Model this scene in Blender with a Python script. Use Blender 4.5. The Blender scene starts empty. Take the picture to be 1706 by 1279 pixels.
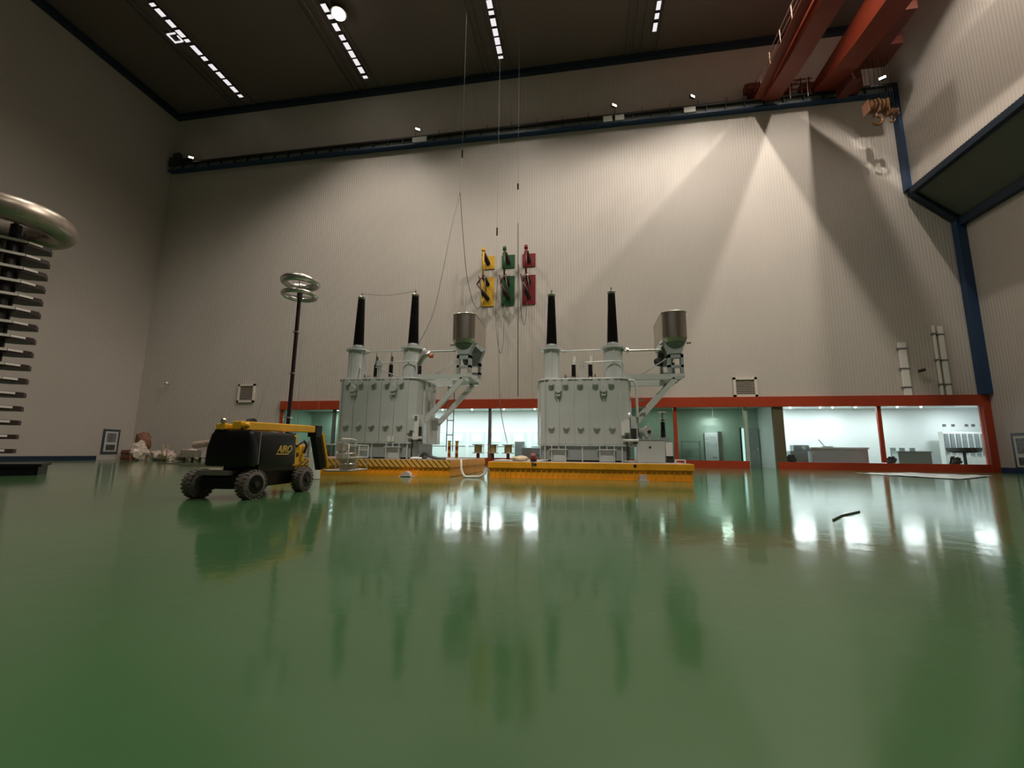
import bpy, bmesh, math, random
from mathutils import Vector, Matrix, noise
random.seed(7)
PI = math.pi
SC = bpy.context.scene
COL = SC.collection
K = 52.0 / 46.0                     # size of the hall shell relative to the survey done at 46 m
CH = 1.45                           # height of the camera above the floor

# ------------------------------------------------------------------ camera
cam = bpy.data.cameras.new('camera')
cam.sensor_fit = 'HORIZONTAL'; cam.sensor_width = 36.0
cam.lens = 726.8 / 1706 * 36
cam.clip_start = 0.05; cam.clip_end = 400
camo = bpy.data.objects.new('camera', cam); COL.objects.link(camo)
_r = Vector((0.98690403, 0.16097578, 0.010355)); _u = Vector((0.01496746, -0.15530065, 0.98775386)); _f = Vector((-0.16061258, 0.97466328, 0.15567624))
m = Matrix((_r, _u, -_f)).transposed().to_4x4(); m.translation = (0, 0, CH)
camo.matrix_world = m
SC.camera = camo

# ------------------------------------------------------------------ view, world
SC.view_settings.view_transform = 'Standard'; SC.view_settings.look = 'None'
SC.view_settings.exposure = 0.0; SC.view_settings.gamma = 1.0; SC.view_settings.use_curve_mapping = False
w = bpy.data.worlds.new('world'); SC.world = w; w.use_nodes = True
w.node_tree.nodes['Background'].inputs[0].default_value = (0.9, 0.85, 0.8, 1)
w.node_tree.nodes['Background'].inputs[1].default_value = 0.004

def EV(x, y, z): return Vector((x * K, y * K, CH + (z - CH) * K))
ZF = CH - CH / K                    # survey height of the floor

# ------------------------------------------------------------------ materials
MATS = {}
def mat(name, col, rough=0.5, metal=0.0, spec=0.5, var=0.0, vscale=3.0, bump=0.0, bscale=20.0, emis=None, es=0.0, coat=0.0):
    if name in MATS: return MATS[name]
    mt = bpy.data.materials.new(name); mt.use_nodes = True
    nt = mt.node_tree; b = nt.nodes['Principled BSDF']
    b.inputs['Base Color'].default_value = (*col, 1); b.inputs['Roughness'].default_value = rough
    b.inputs['Metallic'].default_value = metal; b.inputs['Specular IOR Level'].default_value = spec
    b.inputs['Coat Weight'].default_value = coat
    if emis: b.inputs['Emission Color'].default_value = (*emis, 1); b.inputs['Emission Strength'].default_value = es
    if var > 0 or bump > 0:
        tc = nt.nodes.new('ShaderNodeTexCoord')
        nz = nt.nodes.new('ShaderNodeTexNoise'); nz.inputs['Scale'].default_value = vscale; nz.inputs['Detail'].default_value = 4
        nt.links.new(tc.outputs['Object'], nz.inputs['Vector'])
        if var > 0:
            rp = nt.nodes.new('ShaderNodeValToRGB')
            rp.color_ramp.elements[0].position = 0.3; rp.color_ramp.elements[1].position = 0.7
            rp.color_ramp.elements[0].color = (*[c * (1 - var) for c in col], 1)
            rp.color_ramp.elements[1].color = (*[min(1, c * (1 + var)) for c in col], 1)
            nt.links.new(nz.outputs['Fac'], rp.inputs['Fac']); nt.links.new(rp.outputs['Color'], b.inputs['Base Color'])
        if bump > 0:
            n2 = nt.nodes.new('ShaderNodeTexNoise'); n2.inputs['Scale'].default_value = bscale; n2.inputs['Detail'].default_value = 3
            nt.links.new(tc.outputs['Object'], n2.inputs['Vector'])
            bp = nt.nodes.new('ShaderNodeBump'); bp.inputs['Strength'].default_value = bump; bp.inputs['Distance'].default_value = 0.05
            nt.links.new(n2.outputs['Fac'], bp.inputs['Height']); nt.links.new(bp.outputs['Normal'], b.inputs['Normal'])
    MATS[name] = mt
    return mt

def floor_mat():
    mt = mat('green_epoxy', (0.040, 0.135, 0.062), 0.10, spec=0.5, coat=0.0)
    nt = mt.node_tree; b = nt.nodes['Principled BSDF']
    tc = nt.nodes.new('ShaderNodeTexCoord')
    # gentle waviness of the poured surface
    n1 = nt.nodes.new('ShaderNodeTexNoise'); n1.inputs['Scale'].default_value = 1.6; n1.inputs['Detail'].default_value = 3
    n2 = nt.nodes.new('ShaderNodeTexNoise'); n2.inputs['Scale'].default_value = 0.25; n2.inputs['Detail'].default_value = 5
    nt.links.new(tc.outputs['Object'], n1.inputs['Vector']); nt.links.new(tc.outputs['Object'], n2.inputs['Vector'])
    bp = nt.nodes.new('ShaderNodeBump'); bp.inputs['Strength'].default_value = 0.22; bp.inputs['Distance'].default_value = 0.02
    nt.links.new(n1.outputs['Fac'], bp.inputs['Height']); nt.links.new(bp.outputs['Normal'], b.inputs['Normal'])
    rp = nt.nodes.new('ShaderNodeValToRGB'); e = rp.color_ramp.elements
    e[0].position = 0.35; e[0].color = (0.052, 0.126, 0.050, 1); e[1].position = 0.65; e[1].color = (0.062, 0.150, 0.060, 1)
    nt.links.new(n2.outputs['Fac'], rp.inputs['Fac']); nt.links.new(rp.outputs['Color'], b.inputs['Base Color'])
    mr = nt.nodes.new('ShaderNodeMapRange'); mr.inputs['To Min'].default_value = 0.07; mr.inputs['To Max'].default_value = 0.15
    nt.links.new(n2.outputs['Fac'], mr.inputs['Value']); nt.links.new(mr.outputs['Result'], b.inputs['Roughness'])
    return mt

def glass_mat():
    mt = bpy.data.materials.new('green_glass'); mt.use_nodes = True; nt = mt.node_tree
    for n in list(nt.nodes): nt.nodes.remove(n)
    o = nt.nodes.new('ShaderNodeOutputMaterial'); mx = nt.nodes.new('ShaderNodeMixShader')
    t = nt.nodes.new('ShaderNodeBsdfTransparent'); t.inputs[0].default_value = (0.94, 0.985, 0.965, 1)
    g = nt.nodes.new('ShaderNodeBsdfGlossy'); g.inputs['Roughness'].default_value = 0.02
    fr = nt.nodes.new('ShaderNodeFresnel'); fr.inputs['IOR'].default_value = 1.5
    nt.links.new(fr.outputs[0], mx.inputs[0]); nt.links.new(t.outputs[0], mx.inputs[1]); nt.links.new(g.outputs[0], mx.inputs[2])
    nt.links.new(mx.outputs[0], o.inputs[0]); MATS['glass'] = mt
    return mt

def stripe_mat():
    mt = mat('hazard_stripes', (0.62, 0.30, 0.03), 0.45)
    nt = mt.node_tree; b = nt.nodes['Principled BSDF']
    tc = nt.nodes.new('ShaderNodeTexCoord'); sp = nt.nodes.new('ShaderNodeSeparateXYZ')
    nt.links.new(tc.outputs['Object'], sp.inputs[0])
    def M(op, a, c=None):
        n = nt.nodes.new('ShaderNodeMath'); n.operation = op
        for i, v in enumerate((a, c)):
            if v is None: continue
            if isinstance(v, (int, float)): n.inputs[i].default_value = v
            else: nt.links.new(v, n.inputs[i])
        return n.outputs[0]
    ax = M('ABSOLUTE', M('SUBTRACT', sp.outputs['X'], -16.2))
    f = M('FRACT', M('MULTIPLY', M('ADD', ax, M('MULTIPLY', sp.outputs['Z'], 1.0)), 3.0))
    k = M('LESS_THAN', f, 0.24)
    mx = nt.nodes.new('ShaderNodeMix'); mx.data_type = 'RGBA'
    mx.inputs['A'].default_value = (0.85, 0.48, 0.10, 1); mx.inputs['B'].default_value = (0.10, 0.015, 0.01, 1)
    nt.links.new(k, mx.inputs['Factor']); nt.links.new(mx.outputs['Result'], b.inputs['Base Color'])
    return mt

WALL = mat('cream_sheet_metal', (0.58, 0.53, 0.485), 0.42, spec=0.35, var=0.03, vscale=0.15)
WALLD = mat('cream_sheet_metal_shaded', (0.47, 0.42, 0.38), 0.5, spec=0.3, var=0.03, vscale=0.15)  # the WALL cladding again, with shade put into a darker colour
CEIL = mat('dark_ceiling_sheet', (0.16, 0.125, 0.11), 0.6, var=0.06, vscale=0.2)
SOFF = mat('grey_green_soffit', (0.10, 0.11, 0.09), 0.6)
BLUE = mat('navy_steel', (0.012, 0.042, 0.105), 0.45)
DBLUE = mat('dark_navy_steel', (0.010, 0.022, 0.045), 0.5)
RED = mat('brick_red_paint', (0.42, 0.05, 0.015), 0.45, var=0.06, vscale=1.0)
CRANE = mat('crane_orange_red_paint', (0.16, 0.020, 0.006), 0.45, var=0.08, vscale=0.4)
GREY = mat('light_grey_enamel', (0.56, 0.59, 0.58), 0.25, spec=0.6, var=0.04, vscale=0.8, coat=0.3)
GREYD = mat('mid_grey_enamel', (0.32, 0.36, 0.36), 0.35, var=0.05)
STEEL = mat('brushed_stainless', (0.60, 0.55, 0.50), 0.28, metal=1.0, var=0.06, vscale=2)
ALU = mat('spun_aluminium', (0.62, 0.60, 0.56), 0.28, metal=1.0, var=0.05, vscale=3)
CHROME = mat('bright_metal', (0.8, 0.8, 0.78), 0.15, metal=1.0)
BLACK = mat('black_silicone', (0.012, 0.010, 0.010), 0.42)
BLK2 = mat('black_paint', (0.005, 0.005, 0.006), 0.35, spec=0.3)
DARK = mat('dark_steel', (0.03, 0.028, 0.026), 0.5)
YEL = mat('machine_yellow', (0.90, 0.48, 0.02), 0.4, var=0.05)
DECKY = mat('platform_amber_paint', (0.88, 0.38, 0.015), 0.4, var=0.12, vscale=1.4)
DTOP = mat('dusty_deck_plate', (0.42, 0.40, 0.36), 0.5, var=0.12, vscale=2.0)
PANELW = mat('white_wall_paint', (0.80, 0.83, 0.84), 0.6)
TEAL = mat('teal_wall_paint', (0.40, 0.50, 0.42), 0.6, var=0.03, vscale=0.5)
WHITE = mat('white_enamel', (0.8, 0.8, 0.78), 0.4)
RUB = mat('worn_grey_rubber', (0.15, 0.13, 0.115), 0.85, var=0.25, vscale=6, bump=0.4, bscale=30)
CABLE = mat('grey_cable', (0.10, 0.095, 0.09), 0.5)
TAN = mat('tan_capacitor_case', (0.60, 0.44, 0.24), 0.5, var=0.2, vscale=3)
WRAP = mat('clear_wrapping_film', (0.62, 0.52, 0.44), 0.22, spec=0.8, var=0.2, vscale=3, bump=0.7, bscale=6)
BRN = mat('brown_cardboard', (0.22, 0.10, 0.06), 0.7, var=0.2)
STRIPE = stripe_mat(); FLOOR = floor_mat(); GLASS = glass_mat()

def emit(name, col, s):
    return mat(name, (0.8, 0.8, 0.8), 0.5, emis=col, es=s)
PANEL_E = emit('pale_lit_diffuser', (0.86, 0.80, 0.84), 0.95)
LAMP_E = emit('lit_lamp_face', (1.0, 0.90, 0.76), 30)
ROOM_E = emit('room_lamp_face', (0.90, 0.97, 1.0), 2.2)
SPARK_E = emit('small_spot_face', (1.0, 0.97, 0.92), 35)

# ------------------------------------------------------------------ mesh builder
class MB:
    def __init__(s, env=False): s.bm = bmesh.new(); s.env = env; s.mi = 0
    def _f(s, vs, smooth=False):
        try: f = s.bm.faces.new(vs)
        except ValueError: return
        f.material_index = s.mi; f.smooth = smooth
    def box(s, c, d, rz=0, M=None):
        vs = []
        R = Matrix.Rotation(rz, 3, 'Z')
        for z in (-1, 1):
            for x, y in ((-1, -1), (1, -1), (1, 1), (-1, 1)):
                v = Vector((x * d[0] / 2, y * d[1] / 2, z * d[2] / 2))
                v = (M @ v) if M is not None else R @ v
                vs.append(s.bm.verts.new(v + Vector(c)))
        for q in ((3, 2, 1, 0), (4, 5, 6, 7), (0, 1, 5, 4), (1, 2, 6, 5), (2, 3, 7, 6), (3, 0, 4, 7)):
            s._f([vs[i] for i in q])
        return s
    def b2(s, x0, x1, y0, y1, z0, z1): return s.box(((x0+x1)/2, (y0+y1)/2, (z0+z1)/2), (abs(x1-x0), abs(y1-y0), abs(z1-z0)))
    def bar(s, a, b, w, h, up=(0, 0, 1)):
        a = Vector(a); b = Vector(b); d = b - a; L = d.length; d.normalize()
        u = Vector(up); x = d.cross(u)
        if x.length < 1e-4: x = d.cross(Vector((0, 1, 0)))
        x.normalize(); u = x.cross(d)
        M = Matrix((x, d, u)).transposed()
        return s.box((a + b) / 2, (w, L, h), M=M)
    def cyl(s, a, b, r0, r1=None, n=16, cap=True, smooth=True):
        r1 = r0 if r1 is None else r1
        return s.lathe_ab(a, b, [(0, r0), (1, r1)], n, cap, smooth)
    def lathe_ab(s, a, b, prof, n=20, cap=True, smooth=True):
        a = Vector(a); b = Vector(b); d = b - a; L = d.length
        z = d.normalized(); x = z.orthogonal().normalized(); y = z.cross(x)
        rings = []
        for t, r in prof:
            o = a + d * t
            rings.append([s.bm.verts.new(o + x * (r * math.cos(2*PI*i/n)) + y * (r * math.sin(2*PI*i/n))) for i in range(n)])
        for p, q in zip(rings, rings[1:]):
            for i in range(n): s._f((p[i], p[(i+1) % n], q[(i+1) % n], q[i]), smooth)
        if cap: s._f(rings[0][::-1]); s._f(rings[-1])
        return s
    def sphere(s, c, r, sx=1, sy=1, sz=1, n=12):
        rings = []
        for j in range(1, n):
            a = PI * j / n
            rings.append([s.bm.verts.new(Vector(c) + Vector((r*sx*math.sin(a)*math.cos(2*PI*i/n), r*sy*math.sin(a)*math.sin(2*PI*i/n), -r*sz*math.cos(a)))) for i in range(n)])
        for p, q in zip(rings, rings[1:]):
            for i in range(n): s._f((p[i], p[(i+1) % n], q[(i+1) % n], q[i]), True)
        b = s.bm.verts.new(Vector(c) - Vector((0, 0, r*sz))); t = s.bm.verts.new(Vector(c) + Vector((0, 0, r*sz)))
        for i in range(n):
            s._f((b, rings[0][(i+1) % n], rings[0][i]), True); s._f((t, rings[-1][i], rings[-1][(i+1) % n]), True)
        return s
    def tube(s, pts, r, n=8, closed=False):
        pts = [Vector(p) for p in pts]; rings = []; N = len(pts); px = None
        for i, p in enumerate(pts):
            if closed: d = pts[(i+1) % N] - pts[i-1]
            else: d = pts[min(i+1, N-1)] - pts[max(i-1, 0)]
            d.normalize()
            if px is None: px = d.orthogonal()
            px = (px - d * px.dot(d)).normalized(); y = d.cross(px)
            rings.append([s.bm.verts.new(p + px*(r*math.cos(2*PI*k/n)) + y*(r*math.sin(2*PI*k/n))) for k in range(n)])
        prs = list(zip(rings, rings[1:]))
        if closed: prs.append((rings[-1], rings[0]))
        for p, q in prs:
            off = 0
            if p is rings[-1]:
                off = min(range(n), key=lambda o: (p[0].co - q[o].co).length)
            for k in range(n): s._f((p[k], p[(k+1) % n], q[(k+1+off) % n], q[(k+off) % n]), True)
        if not closed: s._f(rings[0][::-1]); s._f(rings[-1])
        return s
    def torus(s, c, R, r, sx=1, sy=1, n=40, k=12):
        return s.tube([Vector(c) + Vector((R*sx*math.cos(2*PI*i/n), R*sy*math.sin(2*PI*i/n), 0)) for i in range(n)], r, k, True)
    def prism(s, poly, axis, a, b, smooth=False):
        def V(p, t):
            return {'x': (t, p[0], p[1]), 'y': (p[0], t, p[1]), 'z': (p[0], p[1], t)}[axis]
        A = [s.bm.verts.new(V(p, a)) for p in poly]; B = [s.bm.verts.new(V(p, b)) for p in poly]; n = len(poly)
        for i in range(n): s._f((A[i], A[(i+1) % n], B[(i+1) % n], B[i]), smooth)
        s._f(A[::-1]); s._f(B)
        return s
    def quad(s, *p): s._f([s.bm.verts.new(v) for v in p]); return s
    def corr(s, a, b, z0, z1, nrm, pitch=0.29, dep=0.010):
        """a trapezoid-ribbed cladding sheet from a to b (xy), z0..z1"""
        a = Vector((*a, 0)); b = Vector((*b, 0)); L = (b - a).length; d = (b - a) / L; nv = Vector((*nrm, 0))
        pts = []; t = 0
        while t < L:
            for dt, h in ((0, 0), (0.42, 0), (0.52, 1), (0.90, 1)):
                if t + dt * pitch < L: pts.append(a + d * (t + dt * pitch) + nv * (h * dep))
            t += pitch
        pts.append(b)
        lo = [s.bm.verts.new(p + Vector((0, 0, z0))) for p in pts]; hi = [s.bm.verts.new(p + Vector((0, 0, z1))) for p in pts]
        for i in range(len(pts) - 1): s._f((lo[i], lo[i+1], hi[i+1], hi[i]))
        return s
    def obj(s, name, mats, parent=None, bevel=0, label=None, **kw):
        if s.env:
            for v in s.bm.verts: v.co = EV(*v.co)
        bmesh.ops.recalc_face_normals(s.bm, faces=s.bm.faces)
        for e in s.bm.edges:
            if len(e.link_faces) == 2 and e.calc_face_angle(0) > 0.62: e.smooth = False
        me = bpy.data.meshes.new(name); s.bm.to_mesh(me); s.bm.free()
        for m_ in (mats if isinstance(mats, (list, tuple)) else [mats]): me.materials.append(m_)
        o = bpy.data.objects.new(name, me); COL.objects.link(o)
        if parent is not None:
            o.parent = parent
            # meshes are written in world coordinates unless the parent was made with local=True
            if not parent.get('_local'):
                q = parent; mw = Matrix()
                while q is not None and not q.get('_local'): mw = q.matrix_basis.copy() @ mw if False else mw; q = q.parent
                o.matrix_parent_inverse = world_of(parent).inverted()
        if bevel:
            bv = o.modifiers.new('bevel', 'BEVEL'); bv.width = bevel; bv.segments = 2; bv.limit_method = 'ANGLE'
        if label: o['label'] = label
        for k_, v_ in kw.items(): o[k_] = v_
        return o

def world_of(o):
    m_ = o.matrix_basis.copy()
    if o.parent is not None: m_ = world_of(o.parent) @ o.matrix_parent_inverse @ m_
    return m_

def thing(name, label, cat, loc=(0, 0, 0), group=None, local=False, rz=0):
    o = bpy.data.objects.new(name, None); COL.objects.link(o)
    o.location = loc; o.rotation_euler = (0, 0, rz); o['label'] = label; o['category'] = cat
    o.empty_display_size = 0.3
    if group: o['group'] = group
    if local: o['_local'] = 1
    return o
def tag(o, label, cat, group=None, kind=None):
    o['label'] = label; o['category'] = cat
    if group: o['group'] = group
    if kind: o['kind'] = kind
    return o
def struct(o): o['kind'] = 'structure'; return o
def dup(root, loc=None, label=None, rz=None, group=None):
    def cp(o, par):
        c = o.copy(); COL.objects.link(c)
        if par is not None: c.parent = par; c.matrix_parent_inverse = o.matrix_parent_inverse.copy()
        for ch in list(KIDS.get(o.name, [])): cp(ch, c)
        return c
    KIDS = {}
    for o in COL.objects:
        if o.parent: KIDS.setdefault(o.parent.name, []).append(o)
    c = cp(root, None)
    if loc is not None: c.location = loc
    if rz is not None: c.rotation_euler = (0, 0, rz)
    if label: c['label'] = label
    if group: c['group'] = group
    return c
# local things: their parts are written in the thing's own frame
def part(mb, name, mats, parent, **kw):
    o = mb.obj(name, mats, None, **kw); o.parent = parent
    return o

# ------------------------------------------------------------------ high bay lamps and added fill lamps (they light the hall)
def lampfix(x, y, z, watts, label, spot=100, blend=0.7, col=(1.0, 0.90, 0.78), size=0.35, tilt=None, power_name='lamp_light'):
    p = EV(x, y, z)
    t = thing('high_bay_lamp', label, 'lamp', p, local=True, group='high bay lamps hung under the ceiling')
    part(MB().lathe_ab((0, 0, 0), (0, 0, 0.5), [(0, 0.42), (0.06, 0.44), (0.5, 0.26), (0.8, 0.14), (1, 0.12)], 20), 'reflector', DARK, t)
    part(MB().cyl((0, 0, 0.5), (0, 0, 0.8), 0.1, n=12), 'driver_housing', DARK, t)
    part(MB().cyl((0, 0, 0.8), (0, 0, CH + (47.2 - CH) * K - p.z), 0.02, n=6), 'hanger_rod', DARK, t)
    part(MB().cyl((0, 0, -0.06), (0, 0, -0.01), 0.34, n=24), 'lens', LAMP_E, t)
    l = bpy.data.lights.new(power_name, 'SPOT'); l.energy = watts; l.spot_size = math.radians(spot); l.spot_blend = blend
    l.color = col; l.shadow_soft_size = size
    o = bpy.data.objects.new('lamp_light', l); COL.objects.link(o); o.parent = t; o.location = (0, 0, -0.15)
    if tilt: o.rotation_euler = tilt
    return t
W1 = 17500
lampfix(-24.65, 35.56, 46.6, W1*0.7, 'bright round lamp burning beside the second light row from the left', spot=112, blend=0.7).scale = (2.2, 2.2, 2.2)
for (x, row, k) in ((24.6, 'above the right girder of the red crane', 0.78), (15.6, 'in the row left of the red crane', 1.1), (6.6, 'in the row above the right transformer', 0.3), (-8.0, 'in the row above the wall switches', 0.35)):
    for (y, far, kk, sp) in ((34.0, 'nearest the back wall', 0.4, 124), (23.0, 'second from the back wall', 1.5, 143)):
        lampfix(x, y, 46.0, W1*k*kk, 'high bay lamp %s, %s' % (row, far), spot=sp, blend=0.22)
lampfix(0.0, -2.0, 46.0, 9000, 'wide fill lamp added over the middle of the hall above the camera', spot=140, blend=0.4)  # unseen fill light added for the fronts facing the camera
def aimed(x, y, tx, ty, watts, spot, label, blend=0.6, size=0.35):
    d = Vector((tx - x, ty - y, 3.0 - 46.0))
    t = lampfix(x, y, 46.0, watts, label, spot=spot, blend=blend, size=size)
    l = [o for o in COL.objects if o.parent == t and o.type == 'LIGHT'][0]
    l.rotation_euler = d.to_track_quat('-Z', 'Y').to_euler()
    l.location = (0, 0, -0.15)
aimed(1.5, -8.0, 0.5, 24.0, 52000, 30, 'added fill lamp behind the camera aimed at the right transformer')  # unseen spot added to brighten the right tank's front
aimed(-14.0, -8.0, -11.5, 23.0, 30000, 30, 'added fill lamp behind the camera aimed at the left transformer')  # unseen spot added to brighten the left tank's front
aimed(0.0, 2.0, 0.5, 4.0, 26000, 44, 'narrow fill lamp added over the empty green floor', blend=1.0)  # unseen lamp added to brighten mid floor and leave its edges dark
lampfix(-27.0, 20.0, 46.6, W1*0.8, 'high bay lamp over the striped platform and the left wall', spot=140, blend=0.5)
# ------------------------------------------------------------------ hall shell (env=True: survey coordinates)
XL, XR, XU, YB, YF, ZC = -54.9, 36.4, 32.3, 46.0, -45.0, 47.2
ZH0, ZH1, ZS = 6.14, 7.13, 0.90      # header bottom / top, sill top
GX0, GX1 = -35.0, 36.15             # glazed front of the control rooms
struct(MB(True).b2(XL-1, 43.0, YF-1, YB+9, ZF-0.3, ZF).obj('floor', FLOOR))
c_ = MB(True); c_.b2(XL, XU+6, YF, YB+0.5, ZC, ZC+0.5)
struct(c_.obj('ceiling', CEIL))
wb = MB(True)
wb.corr((XL, YB), (XR, YB), ZH1, ZC, (0, -1))
wb.corr((XL, YB), (GX0, YB), ZF, ZH1, (0, -1))
wb.b2(XL-0.5, XR+0.5, YB+0.25, YB+0.5, ZH1-0.5, ZC)
wb.b2(XL-0.5, GX0, YB+0.25, YB+0.5, ZF, ZH1)
struct(wb.obj('wall_back', WALL))
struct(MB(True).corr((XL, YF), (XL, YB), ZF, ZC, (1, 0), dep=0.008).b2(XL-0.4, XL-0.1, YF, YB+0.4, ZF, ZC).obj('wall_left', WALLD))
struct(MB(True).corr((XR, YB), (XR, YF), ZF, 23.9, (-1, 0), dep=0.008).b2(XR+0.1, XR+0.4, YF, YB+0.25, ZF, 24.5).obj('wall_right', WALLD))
struct(MB(True).corr((XU, YB), (XU, YF), 27.5, ZC, (-1, 0), dep=0.006).b2(XU+0.1, XU+0.4, YF, YB, 27.5, ZC).obj('wall_right_upper', WALLD))  # upper wall came out too bright, toned down by the darker cladding colour
struct(MB(True).b2(XL, XR, YF-0.4, YF, ZF, ZC).obj('wall_front', WALLD))
sf = MB(True); sf.prism([(XU, 27.5), (XR, 24.0), (XR, 24.4), (XU, 27.9)], 'y', YF, YB)
struct(sf.obj('trim_1', SOFF))
# navy trims
struct(MB(True).b2(XL, XU, YB-0.55, YB, 46.45, 47.1).obj('trim_2', DBLUE))
struct(MB(True).b2(XL, XL+0.6, YF, YB-0.56, 46.4, 47.1).obj('trim_3', DBLUE))
struct(MB(True).b2(XU-0.6, XU, YF, YB-0.56, 46.3, 47.1).obj('trim_4', DBLUE))
struct(MB(True).b2(XU-0.35, XU+0.45, YB-0.8, YB-0.05, 27.6, 39.4).obj('trim_5', BLUE))
struct(MB(True).b2(XR-0.75, XR, YB-0.7, YB-0.05, ZH1, 24.1).obj('trim_6', BLUE))
tb = MB(True); tb.bar((XU+0.1, YB-0.45, 27.4), (XR-0.3, YB-0.45, 23.95), 0.7, 0.55)
struct(tb.obj('trim_7', DBLUE))
struct(MB(True).b2(XU-0.3, XU+0.2, YF, YB-0.85, 27.0, 27.6).obj('trim_8', DBLUE))
struct(MB(True).b2(XR-0.55, XR, YF, YB-0.75, 23.45, 24.2).obj('trim_9', DBLUE))
struct(MB(True).b2(XL+0.05, XL+0.2, YF, 42.0, ZF, ZF+0.45).obj('baseboard_left', DBLUE))
struct(MB(True).b2(XR-0.2, XR-0.05, YF, YB-0.5, ZF, ZF+0.45).obj('baseboard_right', BLUE))
# recessed troughs along the light rows
ROWS = [-43.42, -25.88, -8.89, 8.12]
for i, rx in enumerate(ROWS):
    mm = MB(True)
    for dx, w_ in ((-2.6, 0.14), (-1.9, 0.10), (-0.95, 0.14), (0.75, 0.14)): mm.b2(rx+dx-w_/2, rx+dx+w_/2, YF, YB-0.6, 46.95, 47.2)
    struct(mm.obj('trim_%d' % (10+i), CEIL))

# ------------------------------------------------------------------ ceiling light panels
panel = None
ORD = ['first', 'second', 'third', 'fourth', 'fifth', 'sixth', 'seventh', 'eighth', 'ninth', 'tenth', 'eleventh', 'twelfth']
def light_row(x, ys, rowname, w=0.55):
    global panel
    for i, (y, L) in enumerate(sorted(ys, reverse=True)):
        lab = 'pale ceiling panel, %s from back wall in %s' % (ORD[i], rowname)
        g = 'ceiling panels of ' + rowname
        t = thing('ceiling_light', lab, 'ceiling light', EV(x, y, 46.93), group=g, local=True)
        part(MB().box((0, 0, 0.06), (w*K+0.1, L*K+0.1, 0.14)), 'housing', DARK, t)
        part(MB().box((0, 0, -0.03), (w*K, L*K, 0.06)), 'diffuser', PANEL_E, t)
S, F_ = 0.32, 0.82
light_row(ROWS[0], [(31.96, S), (32.8, F_), (34.01, F_), (35.16, F_), (36.0, S), (37.2, 1.15), (38.3, 0.5), (39.47, F_), (40.59, F_), (41.67, F_), (42.76, F_), (43.79, 0.4)], 'the leftmost light row')
light_row(ROWS[1], [(35.0, F_), (35.95, 0.45), (37.1, F_), (38.32, 0.6), (39.35, F_), (40.4, F_), (41.45, F_), (42.55, F_), (43.55, 0.35)], 'the second light row from the left')
light_row(ROWS[2], [(37.24, F_), (38.13, 0.4), (39.17, F_), (40.3, F_), (41.35, F_), (42.43, 0.9), (43.4, 0.3)], 'the third light row from the left')
light_row(ROWS[3]+0.12, [(40.0, 0.9), (41.12, 0.6), (42.35, 0.95)], 'the fourth light row from the left', 0.42)
t = thing('ceiling_hatch_light', 'small square ring of light beside the leftmost light row', 'ceiling light', EV(-44.47, 35.5, 46.9), local=True)
fr = MB(); 
for a in ((-0.55, 0, 0.16, 1.2), (0.55, 0.2, 0.16, 0.8)): fr.box((a[0], a[1], 0), (a[2], a[3], 0.1))
fr.box((0, -0.55, 0), (1.2, 0.16, 0.1)); fr.box((-0.1, 0.55, 0), (1.0, 0.16, 0.1))
part(fr, 'diffuser', PANEL_E, t); part(MB().box((0, 0, 0.1), (1.35, 1.35, 0.1)), 'housing', DARK, t)

# ------------------------------------------------------------------ crane runway
RW = thing('crane_runway', 'long blue and brown crane runway beam across the back wall', 'crane rail', EV(-12, 45.6, 38.35))
def env(mb, name, mats, parent, **kw): return mb.obj(name, mats, parent, **kw)
BEAMG = mat('grey_blue_web_steel', (0.20, 0.22, 0.20), 0.5, var=0.15, vscale=0.6)
BRAIL = mat('rusty_brown_rail', (0.10, 0.045, 0.02), 0.6, var=0.2)
env(MB(True).b2(-55.9+1.2, 32.0, 45.22, 45.96, 38.35, 38.5), 'bottom_flange', BLUE, RW)
env(MB(True).b2(-54.6, 31.9, 45.5, 45.8, 38.5, 39.15), 'web', BEAMG, RW)
env(MB(True).b2(-54.6, 31.9, 45.15, 45.9, 39.15, 39.3), 'top_flange', DARK, RW)
env(MB(True).b2(-52, 32.2, 45.3, 45.45, 39.3, 39.5), 'rail', BRAIL, RW)
for i in range(44):
    x = -52.5 + i * 1.95
    env(MB(True).b2(x-0.05, x+0.05, 45.25, 45.5, 38.5, 39.15), 'stiffener', DBLUE, RW)
for i in range(14):
    x = -20 + i * 3.0
    if x > 19: break
    env(MB(True).cyl((x, 45.75, 39.3), (x+0.12, 45.75, 40.35), 0.035, n=6), 'railing_post', DARK, RW)
env(MB(True).b2(-22, 18.5, 45.72, 45.78, 39.8, 39.84), 'handrail', DARK, RW)
# machinery box and small lamp at the far left end
t = thing('end_stop_machine', 'dark drive machine at the left end of the crane runway', 'machine', EV(-53, 45.4, 39.5))
env(MB(True).b2(-54.6, -52.9, 45.2, 45.9, 39.31, 40.3), 'gearbox', DARK, t)
env(MB(True).cyl((-52.8, 45.5, 39.9), (-51.6, 45.5, 39.8), 0.3, n=14), 'motor', DARK, t)
env(MB(True).b2(-54.2, -53.3, 45.3, 45.8, 40.3, 41.0), 'cable_reel', DARK, t)
def flood(x, z, label, y=45.05, rz=0.6, watts=900):
    t = thing('floodlight', label, 'floodlight', EV(x, y, z), local=True, rz=rz, group='small floodlights on the crane runway')
    part(MB().box((0, 0, 0), (0.7, 0.25, 0.32)), 'case', DARK, t)
    part(MB().box((0, -0.15, 0), (0.6, 0.04, 0.22)), 'lit_face', SPARK_E if watts > 1000 else emit('dim_spot_face', (1, .9, .75), 9), t)
    return t
flood(-51.0, 39.75, 'small lit floodlight on the left end of the crane runway')
flood(-19.4, 40.1, 'small glowing box added for a bright reflection on the runway above the left transformer')  # this and the next two are added where the rail reflects light
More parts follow.
